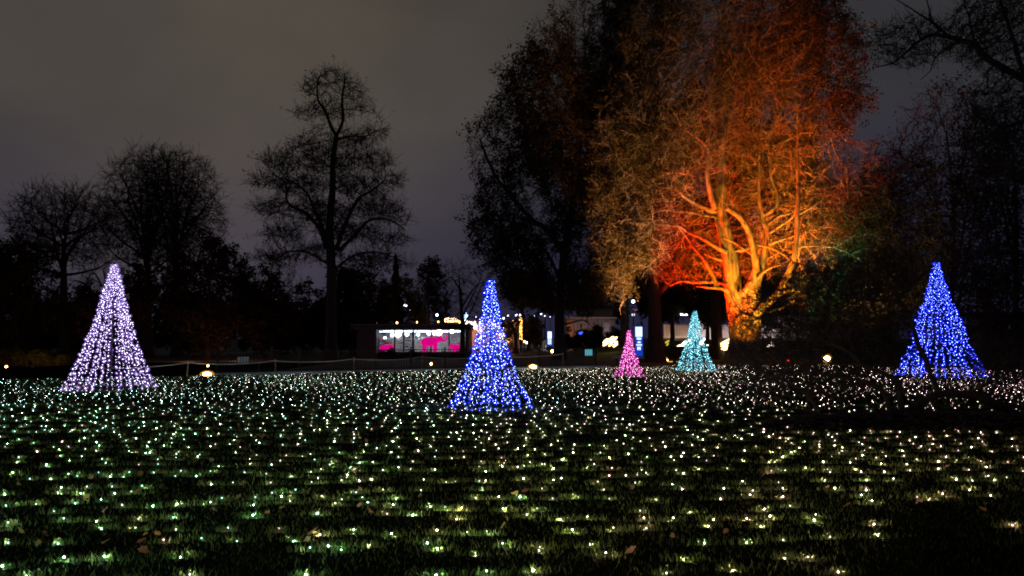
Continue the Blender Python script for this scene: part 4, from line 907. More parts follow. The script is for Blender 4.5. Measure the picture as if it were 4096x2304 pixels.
def elephant(px, py, d, s, label, flip=1, trunk_up=True):
    p = W(px, py, d); b = MB()
    b.ball((0, 0, .78), (.56, .32, .36)).ball((-.32, 0, .76), (.32, .30, .34)).ball((.38, 0, .84), (.30, .28, .32)).ball((.72, 0, 1.0), (.24, .2, .24)).ball((.84, 0, .96), (.16, .14, .16))
    for xx, yy in ((-.42, .17), (-.36, -.17), (.36, .16), (.46, -.16)): b.tube([(xx, yy, .7), (xx, yy, .35), (xx + .02, yy, 0)], [.17, .125, .14], 10)
    if trunk_up: b.tube([(.85, 0, .95), (1.02, 0, .86), (1.18, 0, .90), (1.28, 0, 1.05), (1.25, 0, 1.24), (1.15, 0, 1.36)], [.13, .10, .085, .075, .06, .05], 10)
    else: b.tube([(.85, 0, .95), (.98, 0, .75), (1.02, 0, .45), (1.0, 0, .2)], [.13, .1, .075, .05], 10)
    b.tube([(-.6, 0, .9), (-.70, 0, .7), (-.70, 0, .5)], [.04, .03, .025], 6)
    for s_ in (-1, 1): b.tube([(.58, s_ * .20, 1.12), (.54, s_ * .25, .98), (.56, s_ * .24, .80)], [.07, .15, .08], 8)
    for s_ in (-1, 1): b.tube([(.9, s_ * .09, .86), (1.02, s_ * .11, .80), (1.1, s_ * .1, .84)], [.03, .025, .012], 6)
    root = empty('elephant_lantern', (p.x, d, p.z)); root.scale = (s * flip, s, s); tag(root, label, 'lantern', 'pink elephant lanterns'); remesh(b, 'body', M['pink'], root, .035)
    for s_ in (-1, 1): MB().ball((.86, s_ * .15, 1.05), .025, ICO1).build('eye', M['iron'], root)
elephant(1718, 1408, KD - .9, 1.0, 'glowing pink elephant lantern with raised trunk in front of the shop window')
elephant(1540, 1415, KD - .8, .60, 'pink elephant lantern half hidden by shrubs at the left of the window', 1, False)
elephant(1830, 1415, KD - .8, .62, 'pink elephant lantern partly hidden behind the tree at the right of the window', -1, False)
# plinths the lanterns stand on, as low planters with shrubs
for i, (a_, b_, lb, top) in enumerate(((1510, 1600, 'low dark shrub before the left pink elephant', 1388), (1600, 1690, 'low dark shrub under the middle of the shop window', 1398), (1690, 1790, 'low dark shrub at the feet of the big pink elephant', 1412), (1795, 1870, 'low dark shrub at the foot of the tree by the shop window', 1410))):
    d = KD - 1.6; xm, hw = X((a_ + b_) / 2, d), (X(b_, d) - X(a_, d)) / 2; zz = Z(top, d); root = empty('shrub', (xm, d, 0)); tag(root, lb, 'shrub', 'shrubs below the kiosk window')
    n = 5000; p = RNG.normal(size=(n, 3)); p /= np.linalg.norm(p, axis=1)[:, None]; p *= (RNG.random(n) ** .4)[:, None]; p = p * np.array([hw, .5, zz]); p[:, 2] = np.abs(p[:, 2]) * (0.8 + .2 * np.sin(p[:, 0] * 7 + i))
    V, f = leaves(p, n, .04, .05); np_obj('foliage', V, f, M['needle'], root)['kind'] = 'stuff'
    st = MB()
    for k in range(9): a0 = random.uniform(0, 6.28); st.tube([(0, 0, 0), (hw * .5 * math.cos(a0), .25 * math.sin(a0), zz * .8)], [.02, .006], 5)
    st.build('stems', M['bark'], root)
planter = MB().box((X(1700, KD - .9), KD - .9, .26), (X(1870, KD) - X(1508, KD), .9, .52)).build('planter', M['kwall']); tag(planter, 'long dark planter below the shop window carrying the elephants', 'planter')
# ornaments hanging in the window
def blob(name, px, py, d, r, m, label, cat, base=None):
    p = W(px, py, d); b = MB().ball((0, 0, 0), r, base or ICO2); o = b.build(name, m, None, True); o.location = p; tag(o, label, cat); return o
tq = glow('turquoise_neon', (.02, .55, .55), .8); bl = glow('blue_neon', (.02, .08, .8), 1.3)
p = W(1660, 1322, KD - .15); o = MB().tube(smooth_path([(-.14, 0, -.02), (-.12, 0, .12), (.05, 0, .12), (.16, 0, -.02), (.18, 0, -.35), (.18, 0, -.6)]), .045, 6).build('neon_ornament', tq); o.location = p; tag(o, 'curved turquoise neon ornament at the middle mullion of the shop window', 'ornament')
p = W(1728, 1318, KD - .15); b = MB()
for k in range(5): b.tube([(-.26 + .13 * k, 0, -.10), (-.20 + .13 * k, 0, .12 - .05 * (k % 2)), (-.13 + .13 * k, 0, -.08)], .04, 6)
o = b.build('neon_ornament', bl); o.location = p; tag(o, 'bright blue neon ornament above the pink elephant', 'ornament')
# parasols on the terrace behind the roof
pm = mat('parasol_cloth', (.42, .36, .46), .8)
for px, py, hw, lb in ((1562, 1291, 13, 'small folded-out lilac parasol behind the kiosk roof, left one'), (1643, 1289, 18, 'wider lilac parasol behind the kiosk roof, right one')):
    d = 66; p = W(px, py, d); s = d / F; root = empty('parasol', (p.x, d, 0)); tag(root, lb, 'parasol', 'parasols behind the kiosk'); zc = p.z
    MB().lathe((0, 0, zc), [(hw * s, -.12), (hw * s * .75, .03), (hw * s * .35, .13), (.02, .18)], 12).build('canopy', pm, root, True); MB().tube([(0, 0, 0), (0, 0, zc + .1)], .025, 6).build('pole', M['iron'], root)
# illuminated fairground sign on the roof
p = W(1805, 1279, KD + 1.4); root = empty('roof_sign', (p.x, p.y, zt)); tag(root, 'warm glowing lamp-studded sign on the kiosk roof', 'sign'); ws = glow('sign_bulbs', (1, .62, .30), 9); z0 = p.z - zt; sl = KD / F
MB().box((0, .06, z0 - 9 * sl), (52 * sl, .05, 3 * sl)).build('frame', M['steel'], root)
for k in range(5):
    cx = (-21 + 10.5 * k) * sl; rr = 4.6 * sl; pts = [(cx + rr * math.cos(q), 0, z0 + rr * 1.3 * math.sin(q) + (1.5 * sl if k % 2 else -1 * sl)) for q in np.linspace(.4 * k, .4 * k + 4.9, 12)]; MB().tube(pts, 1.3 * sl, 6).build('curl', ws, root, True)
MB().tube([(-26 * sl, 0, z0 - 8 * sl), (26 * sl, 0, z0 - 8 * sl)], 1.6 * sl, 6).build('lamp_bar', ws, root)
# glowing star figure
p = W(1864, 1290, 60); s = 60 / F; root = empty('star_figure', (p.x, 60, 0)); tag(root, 'blue-white glowing star figure on a post above the kiosk end', 'lantern')
b = MB(); vs = [(0, -.06, 0), (0, .06, 0)]; fs = []
for k in range(10):
    a = math.pi / 2 + k * math.pi / 5; r = (13 if k % 2 == 0 else 5.5) * s; vs.append((r * math.cos(a), 0, r * math.sin(a)))
for k in range(10): fs += [(0, 2 + k, 2 + (k + 1) % 10), (1, 2 + (k + 1) % 10, 2 + k)]
b.add([(x, y, z + p.z + 27 * s) for x, y, z in vs], fs); b.build('star', glow('star_blue', (.35, .70, 1), 5), root)
MB().lathe((0, 0, p.z), [(3 * s, -6 * s), (6.5 * s, 0), (4.5 * s, 10 * s), (2.5 * s, 16 * s)], 10).build('body', glow('star_body', (1, .86, .85), 7), root, True); MB().tube([(0, 0, 0), (0, 0, p.z)], .04, 6).build('post', M['iron'], root)

# ------------------------------------------------------------------ festive hall with bulb-wrapped columns behind the centre cone
HD = 76.0; hx0, hx1 = X(1868, HD), X(2075, HD); M['brick'] = mat('hall_brick', (.30, .15, .10), .85, (.40, .22, .15), 3, 6, .3, 12)
hall = empty('festive_hall', ((hx0 + hx1) / 2, HD, 0)); tag(hall, 'low brick hall with glowing columns behind the centre blue cone', 'building'); hc = hall.location.x
def hb(name, pa, pb, ya, yb, ta, tb, m, par=hall, d=HD): return MB().box(((X(pa, d) + X(pb, d)) / 2 - hc, (ya + yb) / 2 - HD, (Z(ta, d) + Z(tb, d)) / 2), (X(pb, d) - X(pa, d), yb - ya, abs(Z(ta, d) - Z(tb, d)))).build(name, m, par)
hb('wall', 1868, 2078, HD, HD + .4, 1289, 1409, M['brick']); hb('roof', 1862, 2084, HD - .5, HD + 4, 1289, 1284, M['kwall'])
hb('door', 2034, 2046, HD - .09, HD - .003, 1340, 1402, mat('hall_door', (.16, .09, .07), .6)); hb('awning', 2006, 2032, HD - .9, HD - .003, 1322, 1326, mat('awning_cloth', (.45, .3, .3), .8))
for k_ in range(7): hb('pilaster', 1876 + 31 * k_, 1880 + 31 * k_, HD - .14, HD - .003, 1290, 1408, mat('hall_pilaster', (.36, .22, .17), .85))
for k_ in range(4): hb('plinth_panel', 1884 + 31 * (k_ + 2), 1902 + 31 * (k_ + 2), HD - .05, HD - .003, 1366, 1402, mat('plinth_panel', (.2, .12, .10), .8))
for pa, pb, ta, tb in ((2010, 2032, 1296, 1316), (2052, 2060, 1304, 1318), (2030, 2044, 1322, 1326)):
    f_ = hb('window', pa, pb, HD - .10, HD - .003, ta, tb, mat('sash', (.5, .48, .5), .6)); hb('pane', pa + 1.5, pb - 1.5, HD - .12, HD - .102, ta + 1.5, tb - 1.5, glow('hall_window', (1, .75, .7), .55), f_)
wc = glow('column_bulbs', (1, .66, .50), 14)
for i, (px, ta, tb, r) in enumerate(((1872, 1305, 1396, 4), (1922, 1285, 1360, 3), (2003, 1278, 1358, 6), (2012, 1292, 1350, 2.5))):
    z0, z1 = Z(tb, HD - 1), Z(ta, HD - 1); s = HD / F; root = empty('lit_column', (X(px, HD - 1), HD - 1, 0)); tag(root, 'column wrapped in dense warm white bulbs, %s' % ['at the left corner of the hall', 'half hidden by the centre blue cone', 'tall, just right of the centre blue cone', 'thin, beside the tall one right of the blue cone'][i], 'column', 'bulb-wrapped columns')
    MB().tube([(0, 0, 0), (0, 0, z1 + .05)], r * s * .6, 8).build('shaft', M['wood'], root)
    n = int((z1 - z0) / .055); q = np.arange(n); P = np.stack([r * s * .8 * np.cos(q * 1.1), r * s * .8 * np.sin(q * 1.1), z0 + (z1 - z0) * q / n], 1); V, f = spread(ICO1, P, .055); np_obj('bulbs', V, f, wc, root)['kind'] = 'stuff'
p = W(1890, 1305, HD - 1.2); n = 60; P = RNG.normal(size=(n, 3)) * np.array([.32, .15, .22]); V, f = spread(ICO1, P, .06); o = np_obj('garland', V, f, wc); o.location = p; tag(o, 'bright clump of warm bulbs under the eaves left of the blue cone', 'garland', kind='stuff')
p = W(1975, 1297, HD - 1.2); P = np.stack([np.linspace(-.55, .55, 40), RNG.normal(size=40) * .05, -.25 * np.linspace(-1, 1, 40) + RNG.normal(size=40) * .08], 1); V, f = spread(ICO1, P, .06); o = np_obj('garland', V, f, wc); o.location = p; tag(o, 'slanting garland of warm bulbs seen through the centre blue cone', 'garland', kind='stuff')
# lamp post wrapped in gold bulbs
GD = 82; s = GD / F; root = empty('wrapped_lamp_post', (X(2083, GD), GD, 0)); tag(root, 'lamp post wrapped in golden bulbs with white globes on top', 'lamp post'); zz = Z(1262, GD); MB().tube([(0, 0, 0), (0, 0, zz)], .07, 8).build('pole', M['iron'], root)
q = np.arange(90); P = np.stack([.12 * np.cos(q * .9), .12 * np.sin(q * .9), Z(1358, GD) + (Z(1270, GD) - Z(1358, GD)) * q / 90], 1); V, f = spread(ICO1, P, .062); np_obj('bulbs', V, f, glow('gold_bulbs', (1, .55, .10), 5), root)['kind'] = 'stuff'
M['lampw'] = glow('street_lamp_white', (.85, .85, 1), 12)
for dx in (-18, -3, 5): MB().ball((dx * s, 0, zz + .05), .10, ICO1).build('globe', M['lampw'], root); MB().tube([(0, 0, zz - .2), (dx * s, 0, zz)], .02, 5).build('arm', M['iron'], root)

# ------------------------------------------------------------------ stone building and terrace walls
SD = 88.0; M['stone'] = mat('old_stone', (.20, .165, .165), .85, (.30, .25, .25), 1.2, 8, .4, 8); M['stone2'] = mat('stone_trim', (.34, .30, .30), .8)
hc = X(2370, SD); st = empty('stone_building', (hc, SD, 0)); tag(st, 'old grey stone building with pilasters and an arched niche behind the bank', 'building')
HDk = HD; HD = SD
def sb(name, pa, pb, ya, yb, ta, tb, m, par=st): return MB().box(((X(pa, SD) + X(pb, SD)) / 2 - hc, (ya + yb) / 2, (Z(ta, SD) + Z(tb, SD)) / 2), (X(pb, SD) - X(pa, SD), yb - ya, abs(Z(ta, SD) - Z(tb, SD)))).build(name, m, par)
sb('wall', 2266, 2462, 0, 3, 1275, 1404, M['stone']); sb('upper_wall', 2330, 2456, .5, 3, 1236, 1268, M['stone']); sb('cornice', 2262, 2468, -.35, 3, 1275, 1268, M['stone2'])
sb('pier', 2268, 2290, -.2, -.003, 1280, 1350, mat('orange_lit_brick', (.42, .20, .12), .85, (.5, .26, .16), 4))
for pa in (2300, 2345, 2362, 2384, 2398, 2412, 2438, 2450): sb('pilaster', pa, pa + 5, -.18, -.003, 1282, 1400, M['stone2'])
arch = MB(); arch.add([(0, 0, 0)] + [(.42 * math.cos(a), 0, .42 * math.sin(a)) for a in np.linspace(0, math.pi, 13)] + [(-.42, 0, -1.2), (.42, 0, -1.2)], [tuple(range(1, 16))]); o = arch.build('arched_niche', mat('niche_plaster', (.45, .43, .50), .8), st); o.location = (X(2424, SD) - hc, -.02, Z(1305, SD))
w_ = sb('window', 2318, 2332, -.06, -.003, 1293, 1312, M['stone2']); sb('pane', 2321, 2329, -.08, -.062, 1296, 1310, mat('dark_pane', (.02, .02, .03), .1), w_)
for k, (px, top, hw) in enumerate(((2352, 1308, 20), (2378, 1284, 16), (2306, 1330, 18), (2440, 1330, 16))):
    bushy('ornamental_shrub', 'dark pointed shrub in front of the stone building, %s' % ['left of its middle', 'the tallest, at its middle', 'by the orange pier', 'at its right end'][k], px, top, 80, hw, n=200, leaf=5000, group='shrubs before the stone building', low=1385, base=1408, size=.12, leafm='needle', cat='shrub')
bushy('ornamental_tree', 'small bare tree partly hiding the right end of the brick hall', 2062, 1240, 73, 40, n=300, leaf=2500, low=1360, base=1410, size=.12, leafm='leaf')
# terrace wall with railings, lit by added unseen lamps
TD = 76.0
def tb(name, pa, pb, dep, ta, tb_, m, par=None, d=TD, th=.3): return MB().box(((X(pa, d) + X(pb, d)) / 2, d + dep, (Z(ta, d) + Z(tb_, d)) / 2), (X(pb, d) - X(pa, d), th, abs(Z(ta, d) - Z(tb_, d)))).build(name, m, par)
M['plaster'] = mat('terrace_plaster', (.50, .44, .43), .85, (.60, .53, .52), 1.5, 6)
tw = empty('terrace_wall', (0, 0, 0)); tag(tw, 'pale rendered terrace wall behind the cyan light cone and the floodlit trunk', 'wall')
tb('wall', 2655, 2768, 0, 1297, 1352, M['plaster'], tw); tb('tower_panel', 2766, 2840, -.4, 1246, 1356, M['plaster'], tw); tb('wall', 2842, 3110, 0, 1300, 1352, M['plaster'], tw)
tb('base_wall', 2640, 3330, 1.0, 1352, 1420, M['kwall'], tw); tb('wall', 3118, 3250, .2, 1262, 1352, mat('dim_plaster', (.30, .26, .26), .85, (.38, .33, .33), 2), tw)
rl = empty('terrace_railing', (0, 0, 0)); tag(rl, 'thin dark railing in front of the pale terrace wall', 'railing'); tb('top_rail', 2658, 2764, -.5, 1299, 1301, M['iron'], rl, th=.05)
for k in range(17): tb('bar', 2662 + 6.3 * k, 2663.2 + 6.3 * k, -.5, 1301, 1346, M['iron'], rl, th=.03)
for k in range(12): tb('bar', 3120 + 11 * k, 3122.5 + 11 * k, -.5, 1255, 1352, M['iron'], rl, th=.05)
def fill_lamp(px, d, z, col, power, label, w=.3):  # added lamp, itself unseen, to brighten background walls and trees
    root = empty('fill_lamp', (X(px, d), d, 0)); tag(root, label, 'lamp', 'added fill lamps in the background'); MB().box((0, 0, z - .06), (w, .1, .06)).build('housing', M['steel'], root); MB().tube([(0, 0, 0), (0, 0, z - .08)], .02, 6).build('stake', M['steel'], root)
    bulb_lamp((0, 0, z + .02), col, power, root, .03)
for k, (px, pw) in enumerate(((2680, 50), (2735, 50), (2800, 70), (2885, 55), (2960, 50), (3040, 50), (3100, 40), (3190, 28))):
    fill_lamp(px, TD - 1.6, 1.55, (1, .62, .34) if px < 2750 else (1, .78, .74), pw, 'added fill lamp at the foot of the terrace wall, %s' % ['leftmost', 'second from the left', 'below the tall pale panel', 'left of the floodlit trunk', 'behind the floodlit trunk', 'just right of the floodlit trunk', 'far right of the trunk', 'by the dim end wall'][k])
for k, (px, pw, col) in enumerate(((2280, 75, (1, .45, .24)), (2345, 50, (1, .74, .68)), (2420, 80, (1, .76, .72)))):
    fill_lamp(px, SD - 2.5, 1.3, col, pw, 'added fill lamp washing the stone building, %s' % ['at its orange pier', 'at its middle', 'at its arched niche'][k])
for k, (px, pw) in enumerate(((1900, 90), (2030, 75), (2065, 45))):
    fill_lamp(px, HDk - 2.2, 1.2, (1, .48, .30), pw, 'added fill lamp washing the brick hall, %s' % ['left of the centre blue cone', 'right of the centre blue cone', 'near the gold-wrapped post'][k])
fill_lamp(2180, 97.0, .5, (1, .85, .82), 90, 'added fill lamp before the picket fence')
# picket fence
pk = empty('picket_fence', (0, 0, 0)); tag(pk, 'pale picket fence in the distance beside the blue banner', 'fence'); PD = 100; M['picket'] = mat('picket_paint', (.5, .47, .47), .7)
pm_ = MB().box((0, 0, .65), (.08, .03, 1.3), 0, .8).mesh('picket', M['picket'])
for k in range(48):
    px = 2035 + 5.4 * k
    o = bpy.data.objects.new('picket', pm_); o.location = (X(px, PD), PD, 0); link(o, pk)
for z in (.35, 1.0): MB().box(((X(2030, PD) + X(2292, PD)) / 2, PD + .05, z), (X(2292, PD) - X(2030, PD), .04, .07)).build('rail', M['picket'], pk)

# ------------------------------------------------------------------ blue signs
def blue_sign(px0, px1, py0, py1, d, label, big):
    xm = (X(px0, d) + X(px1, d)) / 2; s = d / F; w = (px1 - px0) * s; z0, z1 = Z(py1, d), Z(py0, d); root = empty('sign_pylon', (xm, d, 0)); tag(root, label, 'sign')
    MB().box((0, .14, (z1) / 2), (w + (10 * s if big else 4 * s), .2, z1 + .04)).build('case', mat('sign_case', (.05, .06, .12), .4), root)
    f_ = MB().box((0, .02, (z0 + z1) / 2), (w, .03, z1 - z0)).build('panel', glow('sign_blue', (.006, .055, .55), .85), root); wm = glow('sign_white', (.75, .88, 1), 1.7); h = z1 - z0
    def bar(u0, u1, v0, v1, m=wm): MB().box(((u0 + u1 - 1) * w / 2, -.008, z1 - (v0 + v1) / 2 * h), ((u1 - u0) * w, .02, (v1 - v0) * h)).build('lettering', m, root)
    if big:
        bar(.06, .94, .02, .33, glow('sign_screen', (.62, .82, 1), 1.5)); bar(.2, .8, .36, .385); bar(.24, .8, .40, .425); bar(.33, .72, .485, .525); bar(.15, .88, .565, .585); bar(.15, .88, .60, .615)
        for u in (.37, .62):
            a = MB(); a.ball(((u - .5) * w, -.012, z1 - .66 * h), (.045, .008, .045), ICO1); a.box(((u - .5) * w, -.012, z1 - .70 * h), (.09, .016, .13)); a.box(((u - .5) * w, -.012, z1 - .735 * h), (.05, .016, .09)); a.build('pictogram', wm, root)
    else:
        bar(.14, .86, .03, .48, glow('sign_banner', (.6, .82, 1), 2.2)); 
        for k in range(5): bar(.14, .86, .52 + .075 * k, .56 + .075 * k)
blue_sign(2540, 2571, 1305, 1432, 52.0, 'tall blue illuminated sign with white lettering and two figure symbols', True)
blue_sign(2188, 2209, 1325, 1385, 96.0, 'bright blue illuminated banner in the distance', False)

# ------------------------------------------------------------------ glowing lantern sculptures on the bank
M['lant'] = glow('lantern_cloth', (1, .66, .26), 6); M['lant2'] = glow('lantern_cloth_white', (1, .80, .62), 5); M['lanty'] = glow('lantern_cloth_yellow', (.8, .62, .06), .8)
def lantern(cx, cy, d, segs, label, m):
    c = W(cx, cy, d); root = empty('lantern_sculpture', (c.x, d, c.z)); tag(root, label, 'lantern', 'glowing lantern sculptures'); s = d / F
    for i, (xa_, ya_, xb_, yb_, r) in enumerate(segs):
        a = Vector(((xa_ - cx) * s, random.uniform(-.2, .2), -(ya_ - cy) * s)); b = Vector(((xb_ - cx) * s, random.uniform(-.2, .2), -(yb_ - cy) * s)); k = [a, a.lerp(b, .12), a.lerp(b, .5), a.lerp(b, .88), b]
        MB().tube(k, [r * s * .45, r * s * .9, r * s, r * s * .9, r * s * .45], 10).build('tube', m, root, True)
    zf = c.z; st_ = MB(); st_.tube([(0, .1, -max(.05, zf - bank_z(c.x)) - .15), (0, .1, 0)], .03, 6).build('stake', M['iron'], root)
BD = 58.5
lantern(2440, 1370, BD, [(2412, 1372, 2432, 1356, 4.5), (2412, 1382, 2455, 1347, 6), (2440, 1372, 2468, 1348, 4.5), (2434, 1384, 2448, 1374, 4), (2452, 1386, 2470, 1374, 5), (2452, 1370, 2470, 1366, 3)], 'bundle of glowing yellow-white tubes left of the magenta cone', M['lant'])
lantern(2670, 1372, BD, [(2662, 1372, 2678, 1362, 4), (2664, 1384, 2672, 1372, 3.5)], 'small yellow glowing tube sculpture beside the dark trunk', M['lanty'])
lantern(2728, 1378, BD, [(2704, 1390, 2724, 1380, 4), (2722, 1392, 2744, 1366, 7), (2740, 1372, 2768, 1356, 4.5), (2738, 1392, 2746, 1384, 3.5)], 'glowing pinkish white tubes at the left of the cyan cone', M['lant2'])
lantern(2808, 1372, BD, [(2800, 1378, 2820, 1354, 5), (2800, 1364, 2812, 1380, 6), (2824, 1390, 2832, 1380, 4)], 'glowing pale tubes at the right of the cyan cone', M['lant2'])
lantern(2902, 1376, BD - 4, [(2880, 1376, 2926, 1354, 3), (2884, 1386, 2930, 1364, 3.6), (2884, 1396, 2928, 1376, 3.6), (2890, 1400, 2924, 1390, 3.2)], 'neat stack of glowing cream tubes left of the floodlit trunk', M['lant'])
lantern(3034, 1400, BD - 4, [(3024, 1404, 3040, 1394, 5)], 'single glowing blob right of the floodlit trunk', M['lant2'])
lantern(3080, 1380, BD - 4, [(3068, 1386, 3094, 1368, 5), (3086, 1384, 3098, 1380, 3.5), (3092, 1372, 3094, 1364, 2)], 'cluster of glowing white tubes farther right of the floodlit trunk', M['lant2'])
# pale ledges and amber hoop near the magenta cone
bm = mat('pale_bench', (.5, .55, .6), .6); 
for pa, pb, py, d, lb in ((2444, 2576, 1444, 47, 'long pale low bench behind the magenta cone'), (2594, 2650, 1424, 50, 'short pale bench before the thick dark trunk')):
    root = empty('bench', ((X(pa, d) + X(pb, d)) / 2, d, 0)); tag(root, lb, 'bench', 'pale benches'); w = X(pb, d) - X(pa, d); z = max(.3, Z(py, d)); MB().tube([(-w / 2, 0, z), (-w * .4, -.02, z + .05), (w * .4, .02, z + .05), (w / 2, 0, z)], [.05, .12, .12, .05], 10).build('seat', bm, root, True)
    for s_ in (-.35, .35): MB().box((s_ * w, 0, z / 2), (.12, .25, z)).build('leg', M['kwall'], root)
p = W(2658, 1438, 48.5); root = empty('amber_lit_hoop', (p.x, 48.5, 0)); tag(root, 'amber-lit hoop and bar, made to glow, on the ground left of the cyan cone', 'lamp'); am = glow('amber_lit_glow', (1, .50, .03), .9)
MB().tube([(.18 * math.cos(q), 0, p.z + .14 * math.sin(q)) for q in np.linspace(.3, 5.6, 16)], .045, 7).build('hoop', am, root, True); MB().tube([(.15, 0, p.z - .13), (.85, .02, p.z - .16)], .035, 7).build('bar', am, root, True); MB().ball((.17, -.05, p.z - .04), .055, ICO1).build('bulb', glow('amber_bulb', (1, .7, .3), 12), root)  # floodlight falling on hoop and bar put in as their own emission
o = MB().ball((0, 0, 0), .085, ICO2).build('red_lamp', glow('red_lamp', (1, .02, .02), 1.6), None, True); o.location = W(3151, 1443, 47); o.location.z = max(.09, o.location.z); tag(o, 'small red lamp on the ground right of the floodlit trunk', 'lamp')

# ------------------------------------------------------------------ street lamps and far lights
def lamp(px, py, d, r, col, st, label, ry=1.0, cat='lamp'):
    p = W(px, py, d); root = empty('street_lamp', (p.x, d, 0)); tag(root, label, cat, 'street lamps in the distance'); MB().ball((0, 0, p.z), (r, r, r * ry), ICO2).build('lamp_head', glow('lamp_%d_%d' % (px, py), col, st), root, True)
    MB().tube([(0, .02, 0), (0, .02, p.z + r * .3)], [.06, .035], 6).build('pole', M['iron'], root); MB().lathe((0, 0, p.z + r * ry * .9), [(r * .9, 0), (r * .5, r * .35), (.02, r * .5)], 8).build('cap', M['iron'], root)
wh, wb, wo, wp = (.95, .88, 1), (.55, .68, 1), (1, .55, .18), (1, .6, .85)
for a in ((1622, 1222, 90, .20, wh, 14, 'brightest white street lamp above the kiosk', .7), (1641, 1246, 88, .13, wh, 9, 'upright white lantern lamp above the right parasol', 1.9), (1642, 1262, 89, .09, wh, 7, 'small white lamp right below the upright lantern'),
          (1713, 1239, 110, .10, wh, 7, 'small white lamp high above the kiosk centre'), (1748, 1260, 95, .14, wb, 14, 'bluish white lamp left of the roof sign'), (1462, 1288, 80, .10, wb, 10, 'bluish lamp at the left end of the kiosk roof'),
          (1505, 1292, 72, .09, wo, 6, 'tiny amber lamp above the left corner of the kiosk window'), (1588, 1291, 70, .10, wo, 7, 'round amber lamp between the two parasols'), (1668, 1289, 70, .06, wo, 6, 'narrow amber lamp right of the wider parasol', 1.8), (1708, 1282, 85, .08, wh, 4, 'faint white lamp on the terrace left of the roof sign'),
          (1753, 1287, 72, .09, wo, 6, 'amber lamp at the left end of the roof sign'), (1838, 1288, 70, .13, wo, 7, 'amber lamp between roof sign and star figure'), (2014, 1274, 92, .14, wb, 14, 'white lamp right of the upper centre blue cone'),
          (2137, 1264, 100, .09, wb, 7, 'small white lamp right of the gold-wrapped post, left of a pair'), (2143, 1263, 101, .09, wb, 7, 'small white lamp right of the gold-wrapped post, right of a pair'), (2164, 1255, 98, .12, wb, 12, 'bright bluish lamp above the blue banner'), (2179, 1264, 110, .07, wh, 6, 'faint lamp just right of the bright bluish lamp'), (2201, 1267, 104, .10, wb, 8, 'flat white lamp left of the dark tree trunk', .7),
          (2181, 1185, 130, .13, wp, 5, 'pinkish lamp high in the dark tree', .8), (2107, 1191, 130, .07, wh, 5, 'tiny white lamp high right of the blue cone top'), (2533, 1206, 60, .12, wh, 12, 'white globe lamp above the tall blue sign'), (2533, 1259, 61, .14, wh, 1.3, 'dim white lantern directly above the tall blue sign', .8),
          (275, 1217, 75, .09, wh, 8, 'small white light left of the white cone'), (90, 1281, 80, .07, wh, 5, 'faint white light at the far left in the dark trees'), (728, 1212, 75, .06, (1, .8, .3), 4, 'tiny yellow light in the dark right of the white cone'), (1184, 1287, 80, .07, wb, 6, 'tiny bluish light left of the tall bare trunk'),
          (2098, 1366, 78, .11, wo, 8, 'warm lamp low at the foot of the gold-wrapped post'), (2108, 1371, 90, .13, wh, 9, 'white round light beside the person with the umbrella')):
    lamp(*a)
for k_, (px, py, d, r, c, st_) in enumerate(((1905, 1268, 96, .08, wh, 8), (1936, 1272, 98, .07, wo, 7), (2032, 1262, 105, .08, wh, 8), (2052, 1284, 90, .08, wo, 7), (2120, 1300, 92, .08, wh, 6), (2228, 1282, 100, .08, wo, 6), (2262, 1300, 96, .07, wh, 6), (2300, 1342, 90, .08, wo, 7), (2150, 1346, 95, .07, wo, 6), (2070, 1335, 84, .07, wo, 7), (2245, 1372, 98, .08, wh, 6), (2345, 1258, 104, .07, wh, 6))):
    lamp(px, py, d, r, c, st_, 'small %s festival lamp beyond the centre cone, number %s from the left' % ('amber' if c is wo else 'white', ['one', 'two', 'four', 'five', 'seven', 'nine', 'ten', 'eleven', 'eight', 'six', 'three', 'twelve'][k_]))
for k_, (px, d, pw) in enumerate(((760, 50, 55), (960, 52, 50), (1480, 60, 60), (330, 48, 40))):  # unseen lamps added to lift the dark left trees
    fill_lamp(px, d, .5, (1, .42, .18), pw, 'added faint amber fill lamp in the undergrowth, %s' % ['right of the white cone', 'left of the tall bare trunk', 'right of the tall bare trunk', 'left behind the white cone'][k_])
p = W(2735, 1258, 70); root = empty('street_lamp', (p.x, 70, 0)); tag(root, 'flat arm street lamp left of the tip of the cyan cone', 'lamp', 'street lamps in the distance'); MB().box((0, 0, p.z), (.72, .24, .12), .1, .7).build('lamp_head', glow('arm_lamp', (1, .9, .88), 10), root); MB().tube([(-.9, .05, p.z + .1), (0, .05, p.z + .09)], .03, 6).build('arm', M['iron'], root); MB().tube([(-.9, .05, 0), (-.9, .05, p.z + .1)], [.07, .04], 6).build('pole', M['iron'], root)
o = MB().add([(-.22, 0, 0), (-.05, -.05, 0), (.02, 0, .18), (.1, -.05, .02), (.25, 0, .12), (.05, .05, -.12)], [(0, 1, 2), (1, 3, 2), (3, 4, 2), (0, 5, 1), (1, 5, 3), (3, 5, 4), (0, 2, 5), (2, 4, 5)]).build('blue_lantern', glow('blue_lantern', (.03, .06, 1), 3)); o.location = W(2322, 1334, 70); tag(o, 'small bright blue bird-like light before the stone building', 'lantern')
MB_ = MB().tube([(0, 0, 0), (0, 0, o.location.z - .02)], .02, 6).build('post', M['iron']); MB_.location = (o.location.x, 70, 0); MB_.parent = o; MB_.location = (0, 0, -o.location.z)

